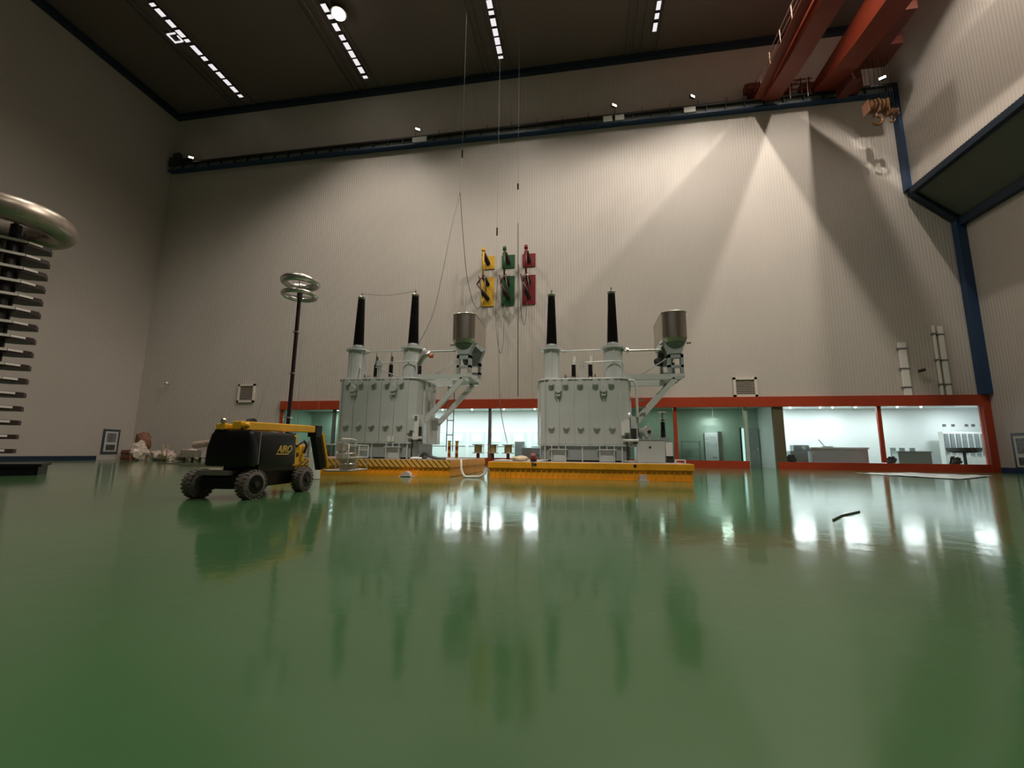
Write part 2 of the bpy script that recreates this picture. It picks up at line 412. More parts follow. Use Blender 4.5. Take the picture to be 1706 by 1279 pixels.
flood(3.9, 40.3, 'small glowing box added for a bright reflection on the runway above the right transformer')
flood(12.3, 40.3, 'small glowing box added for a bright reflection on the runway left of the red crane')
flood(30.9, 39.9, 'bright floodlight at the right end of the crane runway', watts=2000, rz=-0.6)
# white boxes that paint the lit spots of the runway
t = thing('runway_lit_spot', 'painted lit spot on the crane runway above the left transformer', 'cabinet', EV(-19.2, 45.2, 38.6))
env(MB(True).b2(-20.0, -18.2, 45.05, 45.24, 38.52, 39.12), 'case', WHITE, t)
for x in (3.2, 4.5):
    t = MB(True).b2(x-0.5, x+0.5, 45.05, 45.24, 38.52, 39.12).obj('runway_lit_spot', WHITE)
    tag(t, 'painted lit spot on the crane runway, %s of the pair above the right transformer' % ('left' if x < 4 else 'right'), 'cabinet')
t = MB(True).b2(11.4, 12.6, 45.05, 45.24, 38.52, 39.12).obj('runway_lit_spot', WHITE); tag(t, 'painted lit spot on the crane runway nearest the red crane', 'cabinet')

# ------------------------------------------------------------------ overhead crane
CR = thing('overhead_crane', 'red double girder overhead travelling crane at top right', 'crane', EV(22.5, 45, 39.5))
g1 = MB(True)
# fish-belly profile (y, zbottom); top at z = 39.95
def girder(mb, x0, x1, ztop, prof):
    top = [(y, ztop) for y, z in prof]; poly = prof + top[::-1]
    n = len(prof)
    A = {}
    for xi, x in enumerate((x0, x1)):
        A[xi] = ([mb.bm.verts.new((x, y, z)) for y, z in prof], [mb.bm.verts.new((x, y, ztop)) for y, z in prof])
    for i in range(n-1):
        for xi in (0, 1): mb._f((A[xi][0][i], A[xi][0][i+1], A[xi][1][i+1], A[xi][1][i]))
        mb._f((A[0][0][i], A[0][0][i+1], A[1][0][i+1], A[1][0][i])); mb._f((A[0][1][i], A[0][1][i+1], A[1][1][i+1], A[1][1][i]))
    for i in (0, n-1): mb._f((A[0][0][i], A[1][0][i], A[1][1][i], A[0][1][i]))
    # bottom flange plate, slightly wider
    for i in range(n-1):
        a, b = prof[i], prof[i+1]
        v = [mb.bm.verts.new(q) for q in ((x0-.12, a[0], a[1]-.01), (x1+.12, a[0], a[1]-.01), (x1+.12, b[0], b[1]-.01), (x0-.12, b[0], b[1]-.01))]
        u = [mb.bm.verts.new(q) for q in ((x0-.12, a[0], a[1]-.09), (x1+.12, a[0], a[1]-.09), (x1+.12, b[0], b[1]-.09), (x0-.12, b[0], b[1]-.09))]
        mb._f(v); mb._f(u[::-1])
        for k_ in range(4): mb._f((v[k_], v[(k_+1) % 4], u[(k_+1) % 4], u[k_]))
girder(g1, 19.4, 20.9, 39.95, [(44.95, 38.85), (42, 38.3), (38.5, 37.8), (34, 37.4), (25, 37.2), (-10, 37.2), (-36, 38.0), (-43, 38.9)])
env(g1, 'girder', CRANE, CR)
g2 = MB(True)
girder(g2, 24.35, 26.2, 40.1, [(44.95, 39.2), (43.5, 38.9), (41.2, 38.15), (37.6, 37.65), (33, 37.3), (25, 37.2), (-10, 37.2), (-36, 38.0), (-43, 38.9)])
env(g2, 'girder', CRANE, CR)
for x0, x1, nm in ((18.1, 22.2, 'a'), (23.2, 27.6, 'b')):
    e = MB(True); e.b2(x0, x1, 44.96, 45.7, 39.62, 40.35)
    for xx in (x0+0.5, x1-0.5): e.cyl((xx, 45.2, 39.75), (xx, 45.6, 39.75), 0.27, n=14)
    o = env(e, 'end_truck', CRANE, CR)
e = MB(True)
for z in (39.7, 40.3, 40.8): e.b2(21.2, 24.3, 44.9, 44.98, z-0.05, z+0.05)
for x in (21.4, 22.3, 23.2, 24.0): e.bar((x, 44.94, 39.2), (x, 44.94, 41.0), 0.1, 0.08)
e.bar((21.4, 44.94, 39.7), (23.2, 44.94, 40.8), 0.08, 0.08); e.bar((23.2, 44.94, 39.7), (24.0, 44.94, 40.8), 0.08, 0.08)
env(e, 'end_walkway_frame', CRANE, CR)
for x in (22.0, 23.7): env(MB(True).bar((x, 44.8, 38.6), (x+0.05, 44.8, 40.9), 0.09, 0.06), 'ladder_rail', mat('cream_rail', (0.6, 0.5, 0.35), 0.5), CR)
e = MB(True)
for i in range(14):
    y = 43.2 - i * 2.3
    e.cyl((18.6, y, 38.95), (18.6, y, 40.75), 0.045, n=6)
e.cyl((18.6, 44.9, 40.7), (18.6, 12, 40.7), 0.04, n=6); e.cyl((18.6, 44.9, 39.9), (18.6, 12, 39.9), 0.03, n=6)
env(e, 'walkway_railing', mat('pale_red_rail', (0.55, 0.35, 0.28), 0.4), CR)
env(MB(True).b2(18.4, 19.3, 12, 44.8, 38.85, 38.95), 'walkway_plate', CRANE, CR)
e = MB(True); e.b2(17.6, 19.2, 44.6, 45.3, 39.9, 40.7); e.cyl((17.7, 44.5, 40.3), (19.0, 44.5, 40.3), 0.3, n=12)
env(e, 'drive_unit', CRANE, CR)
e = MB(True); e.b2(26.9, 28.6, 44.3, 45.4, 38.6, 40.2); e.b2(26.4, 27.4, 42.5, 44.9, 38.0, 39.2)
env(e, 'cable_gear', mat('dark_crane_red', (0.12, 0.025, 0.015), 0.6), CR)
# trolley + hooks
e = MB(True); e.b2(26.4, 30.0, 40.6, 43.2, 39.6, 40.6); e.b2(26.4, 28.4, 36.5, 40.2, 38.9, 40.0)
env(e, 'hoist_carriage', mat('dark_crane_red', (0.12, 0.025, 0.015), 0.6), CR)
BRASS = mat('dirty_orange_hook_paint', (0.17, 0.08, 0.03), 0.4, var=0.3, vscale=3)
def hook(x, y, z, s, label):
    t = thing('crane_hook_block', label, 'crane hook', EV(x, y, z), local=True, group='hook blocks hanging from the crane')
    b = MB()
    for k_ in range(5): b.cyl((-0.7*s + k_*0.32*s, 0, 0), (-0.48*s + k_*0.32*s, 0, 0), 0.62*s, n=20)
    part(b, 'sheaves', BRASS, t)
    part(MB().box((0.03*s, 0, -0.1*s), (0.1*s, 1.0*s, 1.3*s)).box((0.85*s, 0, -0.1*s), (0.1*s, 0.9*s, 1.2*s)).box((-0.8*s, 0, -0.1*s), (0.1*s, 0.9*s, 1.2*s)), 'side_plates', BRN, t)
    pts = [(0, 0, -0.7*s), (0, 0, -1.0*s)] + [(0.42*s*math.cos(a) , 0, -1.42*s + 0.42*s*math.sin(a)) for a in [PI/2 - i*PI*1.45/12 for i in range(13)]]
    part(MB().tube(pts, 0.12*s, 10), 'hook', BRASS, t)
    top = CH + (39.6 - CH) * K - EV(x, y, z).z
    rp = MB()
    for dx in (-0.55, -0.2, 0.25, 0.6): rp.cyl((dx*s, 0, 0.4*s), (dx*s, 0, top), 0.02, n=6)
    part(rp, 'ropes', DARK, t)
hook(27.9, 42.0, 34.35, 1.15, 'large orange crane hook block hanging near the blue column')
hook(29.15, 42.0, 33.6, 0.62, 'small crane hook block right beside the large hook')

# ------------------------------------------------------------------ header, sill and control rooms
for nm, x0, x1 in (('trim_20', GX0, GX1+0.25),):
    struct(MB(True).b2(x0, x1, YB-0.28, YB+0.26, ZH0, ZH1).obj(nm, RED))
struct(MB(True).b2(GX0, 15.75, YB-0.15, YB+0.25, ZF, ZS).obj('trim_21', RED))
struct(MB(True).b2(18.3, GX1, YB-0.15, YB+0.25, ZF, ZS-0.05).obj('trim_22', RED))
struct(MB(True).b2(35.75, 36.35, YB-0.3, YB+0.26, ZF, ZH0).obj('trim_23', RED))
struct(MB(True).b2(18.2, 19.1, YB-0.12, YB+0.25, ZF, ZH0).obj('trim_24', mat('olive_brown_post', (0.12, 0.10, 0.06), 0.5)))
struct(MB(True).b2(GX0, GX0+0.35, YB-0.1, YB+0.25, ZS, ZH0).obj('trim_25', RED))
MUL = mat('grey_mullion', (0.16, 0.15, 0.16), 0.5)
for i, (x, m_) in enumerate(((-28.2, MUL), (-9.95, MUL), (4.5, MUL), (9.1, RED), (15.7, TEAL), (27.45, RED))):
    struct(MB(True).b2(x-0.16, x+0.16, YB-0.05, YB+0.2, ZS if x < 15 or x > 19 else ZF, ZH0).obj('trim_%d' % (26+i), m_))
edges = [GX0+0.35, -28.36, -21.9, -16.2, -10.1, -9.8, -3.0, 4.34, 4.66, 8.94, 9.26, 15.54, 19.1, 23.2, 27.3, 27.6, 31.6, 35.75]
n_ = 0
for a, b in ((GX0+0.35, -28.36), (-28.04, -22), (-21.96, -16.2), (-16.16, -10.1), (-9.8, -3.4), (-3.36, 4.34), (4.66, 8.94), (9.26, 15.54), (19.1, 27.3), (27.6, 35.75)):
    n_ += 1
    struct(MB(True).b2(a, b, YB+0.05, YB+0.09, ZS, ZH0).obj('window_%d' % n_, GLASS))
# rooms: back walls, partitions, ceilings, floors
YR = YB + 6.0
rooms = [(GX0, -22, 'a', TEAL, 0), (-22, 4.4, 'b', PANELW, 1), (4.4, 18.9, 'c', TEAL, 2), (18.9, GX1+0.3, 'd', PANELW, 3)]
struct(MB(True).b2(GX0, -22, YR, YR+0.2, ZF, ZH0+0.6).obj('wall_room_left', TEAL))
struct(MB(True).b2(-22, 4.4, YR, YR+0.2, ZF, ZH0+0.6).obj('wall_room_middle', PANELW))
struct(MB(True).b2(4.4, 18.7, YR-1.2, YR-1.0, ZF, ZH0+0.6).obj('wall_corridor', TEAL))
struct(MB(True).b2(18.7, 42.2, YR, YR+0.2, ZF, ZH0+0.6).obj('wall_room_right', PANELW))
for i, (x, m_) in enumerate(((GX0-0.2, TEAL), (-22.1, PANELW), (4.4, PANELW), (18.6, PANELW), (42.0, PANELW))):
    struct(MB(True).b2(x, x+0.2, YB+0.3, YR, ZF, ZH0+0.6).obj('wall_partition_%d' % (i+1), m_))
struct(MB(True).b2(GX1+0.4, 42.2, YB+0.3, YB+0.45, ZF, ZH0+0.6).obj('wall_room_side', PANELW))
struct(MB(True).b2(GX0-0.2, 42.2, YB+0.27, YR+0.2, ZH0+0.35, ZH0+0.6).obj('ceiling_rooms', PANELW))
def room_lamp(x, y, w, l, watts, label, col=(0.92, 0.97, 1.0), e=ROOM_E):
    t = thing('office_ceiling_light', label, 'ceiling light', EV(x, y, ZH0+0.30), local=True, group='ceiling lights of the glazed rooms')
    part(MB().box((0, 0, 0.02), (w, l, 0.06)), 'panel', e, t)
    part(MB().box((0, 0, 0.07), (w+0.1, l+0.1, 0.04)), 'frame', WHITE, t)
    li = bpy.data.lights.new('office_light', 'AREA'); li.shape = 'RECTANGLE'; li.size = w; li.size_y = l; li.energy = watts; li.color = col
    o = bpy.data.objects.new('office_light', li); COL.objects.link(o); o.parent = t; o.location = (0, 0, -0.06)
RP = 900
for i, x in enumerate((-19, -14.5, -10, -5.5, -1)):
    room_lamp(x, YB+2.2, 2.2, 0.6, RP*0.52, 'ceiling light in the bright room between the transformers, %s from the left' % ORD[i])
room_lamp(-30.0, YB+4.5, 1.2, 0.5, 230, 'ceiling light in the dim glazed room at left', (0.75, 1.0, 0.9))
room_lamp(8.0, YB+2.0, 1.0, 0.4, 60, 'left ceiling light in the dim green corridor', (0.8, 1.0, 0.85))
room_lamp(14.0, YB+2.0, 1.0, 0.4, 110, 'right ceiling light in the dim green corridor', (0.8, 1.0, 0.85))
for i, x in enumerate((21.5, 26, 31, 37)):
    room_lamp(x, YB+3.0, 2.0, 0.5, RP*(0.46 if i < 2 else 0.34), 'ceiling light in the bright right hand room, %s from the left' % ORD[i])
def downlight(x, y, label):
    t = thing('track_spotlight', label, 'spotlight', EV(x, y, ZH0+0.02), local=True, group='small bright spotlights behind the glass')
    part(MB().cyl((0, 0, 0.02), (0, 0, 0.25), 0.12, n=12), 'can', WHITE, t)
    part(MB().sphere((0, 0, 0), 0.10, n=8), 'bulb', SPARK_E, t)
    part(MB().cyl((0, 0, 0.25), (0, 0, 0.38), 0.03, n=6), 'stem', WHITE, t)
for i, x in enumerate((20.2, 22.9, 24.0, 26.0, 28.0, 29.6, 31.6)):
    downlight(x, YB+0.9, 'small bright spotlight at the top of the right hand windows, %s from the left' % ORD[i])
for i, x in enumerate((-15.6, -12.2, -8.6, -5.2)):
    downlight(x, YB+0.9, 'small bright spotlight above the bright middle room, %s from the left' % ORD[i])

# contents of the middle room: row of white doors with square windows
for i, x in enumerate((-20.0, -17.6, -15.2, -12.8, -10.3, -7.7, -5.2)):
    d = thing('room_door', 'white panelled door with a square window in the middle room, %s from the left' % ORD[i], 'door', EV(x, YR-0.06, ZF), group='white doors in the middle room')
    env(MB(True).b2(x-0.95, x+0.95, YR-0.1, YR-0.01, ZF, 3.9), 'leaf', mat('pale_door_paint', (0.66, 0.75, 0.74), 0.5), d)
    env(MB(True).b2(x-0.6, x+0.6, YR-0.13, YR-0.105, 2.7, 3.7), 'window', mat('white_board', (0.9, 0.93, 0.93), 0.3), d)
    env(MB(True).b2(x-0.95, x+0.95, YR-0.14, YR-0.105, 2.15, 2.22), 'rail', MUL, d)
# grey machine in the middle room by T2, plus white line-up
def cabinet(x0, x1, y0, y1, h, m_, label, cat='cabinet', name='cabinet', z0=None):
    z0 = ZF if z0 is None else z0
    t = thing(name, label, cat, EV((x0+x1)/2, (y0+y1)/2, z0))
    env(MB(True).b2(x0, x1, y0, y1, z0, h), 'body', m_, t, bevel=0.03)
    env(MB(True).b2(x0+0.08, x1-0.08, y0-0.04, y0-0.005, z0+0.15, h-0.12), 'front_panel', m_, t)
    env(MB(True).b2(x1-0.3, x1-0.22, y0-0.08, y0-0.045, (z0+h)/2, (z0+h)/2+0.2), 'handle', DARK, t)
    return t
cabinet(-6.6, -4.6, YB+0.9, YB+2.2, 2.0, mat('cabinet_grey', (0.35, 0.37, 0.40), 0.4), 'grey metal cabinet behind the glass just left of the right transformer')
cabinet(-7.6, -6.5, YB+2.4, YB+3.0, 2.7, GREYD, 'tall slim grey cabinet behind the lower grey cabinet')
# left room equipment
for i, (x0, x1, h) in enumerate(((-33.4, -31.8, 2.2), (-31.5, -30.2, 2.6), (-30.0, -29.0, 2.2))):
    cabinet(x0, x1, YB+1.0, YB+2.0, h, GREYD, 'grey equipment rack in the dim left room, %s from the left' % ORD[i])
# corridor: door with papers, open lit doorway, grey door, rack
d = thing('notice_door', 'white door covered in paper notices in the green corridor', 'door', EV(13.9, 50.5, ZF))
env(MB(True).b2(13.0, 14.35, 50.62, 50.75, ZF, 3.85), 'leaf', mat('lit_white_door', (0.85, 0.86, 0.92), 0.4), d)
env(MB(True).b2(14.37, 14.75, 50.55, 50.75, ZF, 3.95), 'frame', ALU, d)
PAPER = mat('white_paper', (0.88, 0.88, 0.86), 0.6)
for (x, z, w_, h_) in ((13.25, 3.35, 0.3, 0.35), (13.75, 3.55, 0.4, 0.4), (13.3, 2.8, 0.35, 0.4), (13.9, 1.35, 0.35, 0.3), (14.1, 2.9, 0.15, 0.8)):
    env(MB(True).b2(x-w_/2, x+w_/2, 50.58, 50.61, z-h_/2, z+h_/2), 'paper_notice', PAPER, d)
li = bpy.data.lights.new('door_fill_light', 'AREA'); li.shape = 'RECTANGLE'; li.size = 1.0; li.size_y = 0.6; li.energy = 40; li.color = (0.9, 0.95, 1)
t = thing('door_fill_lamp', 'small fill lamp added over the white notice door in the corridor', 'lamp', EV(13.7, 49.7, 5.2), local=True)  # added to brighten the notice door, no lamp known here
part(MB().box((0, 0, 0.05), (0.9, 0.3, 0.06)), 'case', WHITE, t)
part(MB().cyl((0, 0, 0.08), (0, 0, CH+(ZH0+0.35-CH)*K - t.location.z), 0.03, n=6), 'hanger_rod', WHITE, t)
o = bpy.data.objects.new('door_fill_light', li); COL.objects.link(o); o.parent = t; o.location = (0, 0, -0.02); o.rotation_euler = (0.5, 0, 0)
d = thing('lit_doorway', 'tall narrow bright strip of an open doorway at the corridor end', 'doorway', EV(17.0, 50.4, ZF))
env(MB(True).b2(16.75, 17.3, 50.65, 50.75, ZF, 4.3), 'lit_opening', emit('lit_next_room', (0.62, 0.95, 0.90), 0.9), d)
env(MB(True).b2(16.62, 16.74, 50.5, 50.75, ZF, 4.4), 'frame', DARK, d)
d = thing('grey_door', 'plain grey door beside the bright doorway in the corridor', 'door', EV(18, 50.4, ZF))
env(MB(True).b2(17.35, 18.45, 50.6, 50.75, ZF, 4.3), 'leaf', GREYD, d)
env(MB(True).b2(18.2, 18.3, 50.5, 50.59, 2.0, 2.2), 'handle', CHROME, d)
d = thing('wire_shelf', 'low grey wire shelf rack against the corridor wall', 'shelf', EV(11, 50, ZF))
r_ = MB(True)
for x in (10.4, 12.2): r_.b2(x-0.05, x+0.05, 49.6, 49.7, ZF, 2.9)
env(r_, 'upright', GREYD, d)
for z in (1.2, 2.0, 2.8): env(MB(True).b2(10.4, 12.2, 49.6, 50.2, z, z+0.06), 'shelf', GREYD, d)
# right hand room: console, machine, cabinets, tall windows
d = thing('control_desk', 'long white control desk behind the right hand windows', 'desk', EV(23.8, 48, ZF))
env(MB(True).b2(22.0, 27.1, 47.4, 48.6, 2.15, 2.3), 'desktop', WHITE, d)
env(MB(True).b2(22.1, 27.0, 47.5, 48.5, ZF, 2.15), 'front_panel', mat('desk_grey', (0.55, 0.55, 0.58), 0.4), d)
t = thing('test_instrument', 'dark grey test instrument at the left end of the white desk', 'instrument', EV(20.8, 48, ZF))
env(MB(True).b2(20.1, 21.7, 47.5, 48.4, ZF, 1.9), 'cabinet_body', GREYD, t)
env(MB(True).b2(20.5, 21.9, 47.6, 48.4, 1.91, 2.5), 'panel_housing', GREYD, t)
env(MB(True).cyl((21.4, 47.58, 2.2), (21.4, 47.5, 2.2), 0.18, n=12), 'dial', WHITE, t)
t = thing('desk_microphone', 'thin dark slanted arm standing on the white desk', 'desk arm', EV(23.4, 48, 2.3))
env(MB(True).bar((22.95, 47.9, 3.05), (23.5, 47.9, 2.32), 0.06, 0.06), 'arm', DARK, t)
env(MB(True).b2(23.2, 24.1, 47.7, 48.1, 2.31, 2.42), 'base', GREYD, t)
SIL = mat('dark_foliage', (0.03, 0.035, 0.03), 0.7)
def plant(x, y, r, label):
    t = thing('potted_plant', label, 'plant', EV(x, y, ZF), group='dark bushy plants behind the windows')
    env(MB(True).lathe_ab((x, y, ZF), (x, y, 0.8), [(0, 0.25), (1, 0.35)], 12), 'pot', BRN, t)
    b = MB(True)
    for i in range(60):
        a = random.uniform(0, 2*PI); e_ = random.uniform(-0.2, 1.2); R = r * random.uniform(0.6, 1)
        p = Vector((x + R*math.cos(a)*math.cos(e_), y + R*0.7*math.sin(a)*math.cos(e_), 0.8 + R*0.2 + R*math.sin(e_)))
        b.quad(p, p + Vector((0.16, 0.03, 0.05)), p + Vector((0.2, 0.05, 0.26)), p + Vector((0.04, 0.02, 0.2)))
    b.sphere((x, y, 0.85 + r*0.3), r*0.62, n=10)
    env(b, 'foliage', SIL, t)
plant(19.75, 46.75, 0.5, 'dark bushy plant at the left end of the right hand windows')
plant(28.4, 46.8, 0.42, 'dark bushy plant just right of the red window post')
plant(33.8, 47.0, 0.5, 'dark bushy plant in front of the white tall windows')
t = thing('round_table', 'dark round table with chairs in front of the white tall windows', 'table', EV(35.7, 48.4, ZF))
b = MB(True); b.lathe_ab((35.7, 48.4, 1.9), (35.7, 48.4, 2.35), [(0, 0.8), (0.3, 1.2), (1, 1.25)], 18)
env(b, 'tabletop', SIL, t); env(MB(True).cyl((35.7, 48.4, ZF), (35.7, 48.4, 1.9), 0.12, n=10), 'pedestal', SIL, t)
d = thing('meeting_desk', 'dark low desk with white papers behind the rightmost window', 'desk', EV(31.3, 48.5, ZF))
env(MB(True).b2(29.8, 32.8, 48.0, 49.0, 1.9, 2.0), 'desktop', GREYD, d); env(MB(True).b2(29.9, 32.7, 48.05, 48.95, ZF, 1.9), 'front_panel', GREYD, d)
for i, x in enumerate((30.4, 31.2, 32.1)):
    m_ = thing('office_chair', 'grey office chair behind the dark low desk, %s from the left' % ORD[i], 'chair', EV(x, 49.4, ZF), group='office chairs behind the low desk')
    env(MB(True).b2(x-0.25, x+0.25, 49.5, 49.56, 1.5, 2.35), 'backrest', GREYD, m_, bevel=0.02); env(MB(True).b2(x-0.25, x+0.25, 49.1, 49.56, 1.2, 1.3), 'seat', GREYD, m_)
    env(MB(True).cyl((x, 49.3, ZF), (x, 49.3, 1.2), 0.05, n=8), 'stem', CHROME, m_)
tw = mat('grey_window_pane', (0.25, 0.28, 0.30), 0.3)
for i in range(4):
    x = 36.2 + i * 1.05
    d = thing('tall_window_cabinet', 'white cabinet with tall grey glass doors in the right room, %s from the left' % ORD[i], 'cabinet', EV(x, 50.9, ZF), group='white glass fronted cabinets')
    env(MB(True).b2(x-0.52, x+0.52, 50.6, 51.2, ZF, 4.0), 'body', WHITE, d)
    for s_ in (-1, 1): env(MB(True).b2(x+s_*0.26-0.17, x+s_*0.26+0.17, 50.52, 50.59, 1.7 if i > 1 else 1.9, 3.8), 'glass_door', tw, d)
t = thing('wooden_door', 'reddish brown door at the right end of the glazed room', 'door', EV(40.3, 50.8, ZF))
env(MB(True).b2(39.95, 40.8, 50.6, 50.7, ZF, 4.0), 'leaf', mat('red_brown_door', (0.16, 0.07, 0.07), 0.5), t)
env(MB(True).b2(40.1, 40.2, 50.5, 50.59, 2.0, 2.2), 'handle', CHROME, t)
for i, x in enumerate((36.9, 37.7, 38.9, 39.5, 40.3)):
    t = MB(True).b2(x-0.15, x+0.15, YR-0.05, YR-0.005, 4.6, 4.85).obj('wall_emblem', MUL); tag(t, 'small dark mark high on the wall of the right room, %s from the left' % ORD[i], 'wall sign', 'small dark marks on the right room wall')

# ------------------------------------------------------------------ things on the back wall
def vent(x, z, w_, h_, label):
    t = thing('wall_vent', label, 'vent', EV(x, YB-0.1, z))
    f = MB(True)
    for dx in (-1, 1): f.b2(x+dx*(w_/2-0.12)-0.12, x+dx*(w_/2-0.12)+0.12, YB-0.2, YB-0.04, z-h_/2, z+h_/2)
    for dz in (-1, 1): f.b2(x-w_/2, x+w_/2, YB-0.2, YB-0.04, z+dz*(h_/2-0.12)-0.12, z+dz*(h_/2-0.12)+0.12)
    env(f, 'frame', mat('pale_vent_frame', (0.75, 0.68, 0.6), 0.4), t)
    l = MB(True); n = 9
    for i in range(n):
        zz = z - h_/2 + 0.3 + (h_-0.6) * i/(n-1)
        l.box((x, YB-0.10, zz), (w_-0.45, 0.10, 0.025), M=Matrix.Rotation(0.6, 3, 'X'))
    env(l, 'louvres', mat('vent_louvre', (0.46, 0.40, 0.35), 0.5), t)
    env(MB(True).b2(x-w_/2+0.2, x+w_/2-0.2, YB-0.045, YB-0.037, z-h_/2+0.2, z+h_/2-0.2), 'backing', mat('vent_backing', (0.34, 0.29, 0.26), 0.7), t)
vent(-39.75, 8.15, 2.25, 2.2, 'square louvred vent on the wall left of the tall ring pole')
vent(15.85, 8.1, 2.2, 2.0, 'square louvred vent on the wall above the red header at right')
def bracket_pipe(x, z0, z1, w_, label):
    t = thing('wall_conduit', label, 'conduit', EV(x, YB-0.2, z0))
    env(MB(True).b2(x-w_/2, x+w_/2, YB-0.28, YB-0.1, z0, z1), 'duct', mat('stainless_highlight', (0.92, 0.90, 0.86), 0.3, metal=0.0), t)  # stainless highlight put into a near-white, non-metal colour
    for f in (0.12, 0.5, 0.85):
        zz = z1 - (z1-z0)*f
        env(MB(True).b2(x-w_/2-0.12, x+w_/2+0.06, YB-0.32, YB-0.06, zz-0.06, zz+0.06), 'clamp', MUL, t)
bracket_pipe(29.95, ZH1, 12.2, 0.6, 'wide bright conduit with brown clamps above the red header')
bracket_pipe(32.75, ZH1, 13.75, 0.14, 'thin bright conduit left of its wider neighbour by the blue column')
bracket_pipe(33.3, ZH1, 13.65, 0.36, 'medium bright conduit nearest the blue column')
def seccam(x, z, label):
    t = thing('security_camera', label, 'camera', EV(x, YB-0.2, z))
    env(MB(True).cyl((x, YB-0.05, z), (x, YB-0.4, z+0.1), 0.05, n=8), 'arm', MUL, t); env(MB(True).cyl((x-0.2, YB-0.45, z), (x+0.25, YB-0.6, z+0.12), 0.14, n=12), 'body', WHITE if x < 0 else DARK, t)
seccam(-50.7, 9.4, 'small white security camera high on the left of the back wall')
seccam(31.1, 9.35, 'small dark security camera between the bright conduits')

def disconnector(x, col, name, dx):
    M_ = mat('switch_' + name, col, 0.4, var=0.08)
    t = thing('wall_disconnect_switch', 'high voltage wall switch on two %s mounting plates' % name, 'switch', EV(x, YB-0.2, 20))
    env(MB(True).b2(x-0.74, x+0.74, YB-0.12, YB-0.05, 22.06, 23.6), 'mounting_plate', M_, t)
    env(MB(True).b2(x-0.74, x+0.74, YB-0.12, YB-0.05, 17.65, 21.07), 'mounting_plate', M_, t)
    def post(z, y1, zz1, r=0.22):
        prof = []
        for i in range(9): prof += [(i/9+0.01, r), (i/9+0.06, r*0.6)]
        env(MB(True).lathe_ab((x, YB-0.12, z), (x-0.05, y1, zz1), prof, 14), 'post_insulator', mat('brown_porcelain', (0.035, 0.012, 0.012), 0.25), t)
    post(22.7, YB-2.3, 22.85, 0.27); post(20.2, YB-2.2, 20.3, 0.25); post(18.5, YB-2.1, 18.5, 0.25)
    env(MB(True).cyl((x-0.05, YB-2.35, 23.1), (x-0.05, YB-2.3, 20.4), 0.11, n=10), 'link_rod', M_, t)
    BC = mat('blade_copper', (0.16, 0.08, 0.07), 0.4, metal=0.4)
    env(MB(True).cyl((x-0.05, YB-2.25, 20.5), (x-0.45+dx, YB-2.3, 19.4), 0.10, n=8), 'blade_arm', BC, t)
    env(MB(True).cyl((x-0.45+dx, YB-2.3, 19.4), (x+0.1, YB-2.15, 18.4), 0.10, n=8), 'blade_arm', BC, t)
    env(MB(True).cyl((x-0.75, YB-1.4, 20.7), (x-0.1, YB-2.1, 17.9), 0.06, n=8), 'operating_rod', DARK, t)
    env(MB(True).cyl((x+0.1, YB-2.25, 20.1), (x+0.3, YB-2.1, 18.6), 0.06, n=8), 'contact_bar', MUL, t)
    env(MB(True).sphere((x+0.1, YB-2.3, 20.15), 0.14, n=8), 'contact', CHROME, t)
    env(MB(True).cyl((x-0.05, YB-2.3, 23.1), (x-0.05, YB-2.3, 23.5), 0.2, n=10), 'terminal', M_, t)
disconnector(-10.45, (0.72, 0.42, 0.03), 'yellow', -0.25)
disconnector(-8.12, (0.012, 0.085, 0.025), 'green', 0.0)
disconnector(-5.77, (0.20, 0.012, 0.018), 'dark red', 0.1)

def cable(name, pts, r, label, m_=CABLE):
    # Catmull-Rom through pts
    P = [Vector(p) for p in pts]; out = []
    for i in range(len(P)-1):
        a, b, c, d = P[max(i-1, 0)], P[i], P[i+1], P[min(i+2, len(P)-1)]
        for k_ in range(10):
            u = k_/10
            out.append(0.5*((2*b) + (c-a)*u + (2*a-5*b+4*c-d)*u*u + (3*b-a-3*c+d)*u**3))
    out.append(P[-1])
    o = MB().tube(out, r, 6).obj(name, m_); tag(o, label, 'cable')
    return o
def at(u, v, Y):
    d = _f + _r*((u-853)/726.8) - _u*((v-639.5)/726.8)
    return Vector((0, 0, CH)) + d * (Y/d.y)
CAB = [
 ('hanging_cable', [at(766, 321, 40), at(752, 380, 38), at(738, 450, 35), at(722, 520, 31), at(697, 574, 27.4)], 0.035, 'dark cable sloping from its ceiling hanger down to the left transformer'),
 ('hanging_cable', [at(766.5, 321, 40.1), at(772, 400, 42), at(778, 460, 44.5), at(787, 500, 47), at(796, 514, 49), at(806, 503, 51.84)], 0.035, 'dark cable looping from the ceiling hanger to the yellow wall switch'),
 ('hanging_cable', [at(828.5, 466, 44), at(826, 520, 44), at(828, 560, 43), at(833, 588, 43), at(838, 570, 45), at(841, 506, 51.84)], 0.03, 'dark cable loop hanging below the green wall switch'),
 ('hanging_cable', [at(829, 465, 44.1), at(829.5, 520, 42), at(831, 600, 38), at(834, 680, 36), at(845.5, 739, 36.0)], 0.03, 'long thin cable dropping to the rightmost small reactor coil'),
 ('hanging_cable', [at(863, 372, 45), at(863, 500, 45), at(863, 600, 45), at(863, 660, 45)], 0.05, 'thick vertical cable hanging in front of the wall near the red switch'),
 ('hanging_cable', [at(864, 440, 45.1), at(866, 490, 46), at(869, 525, 47), at(873, 541, 48), at(876, 530, 49), at(878, 502, 51.84)], 0.03, 'thin cable loop hanging below the dark red wall switch'),
]
for c in CAB: cable(*c)
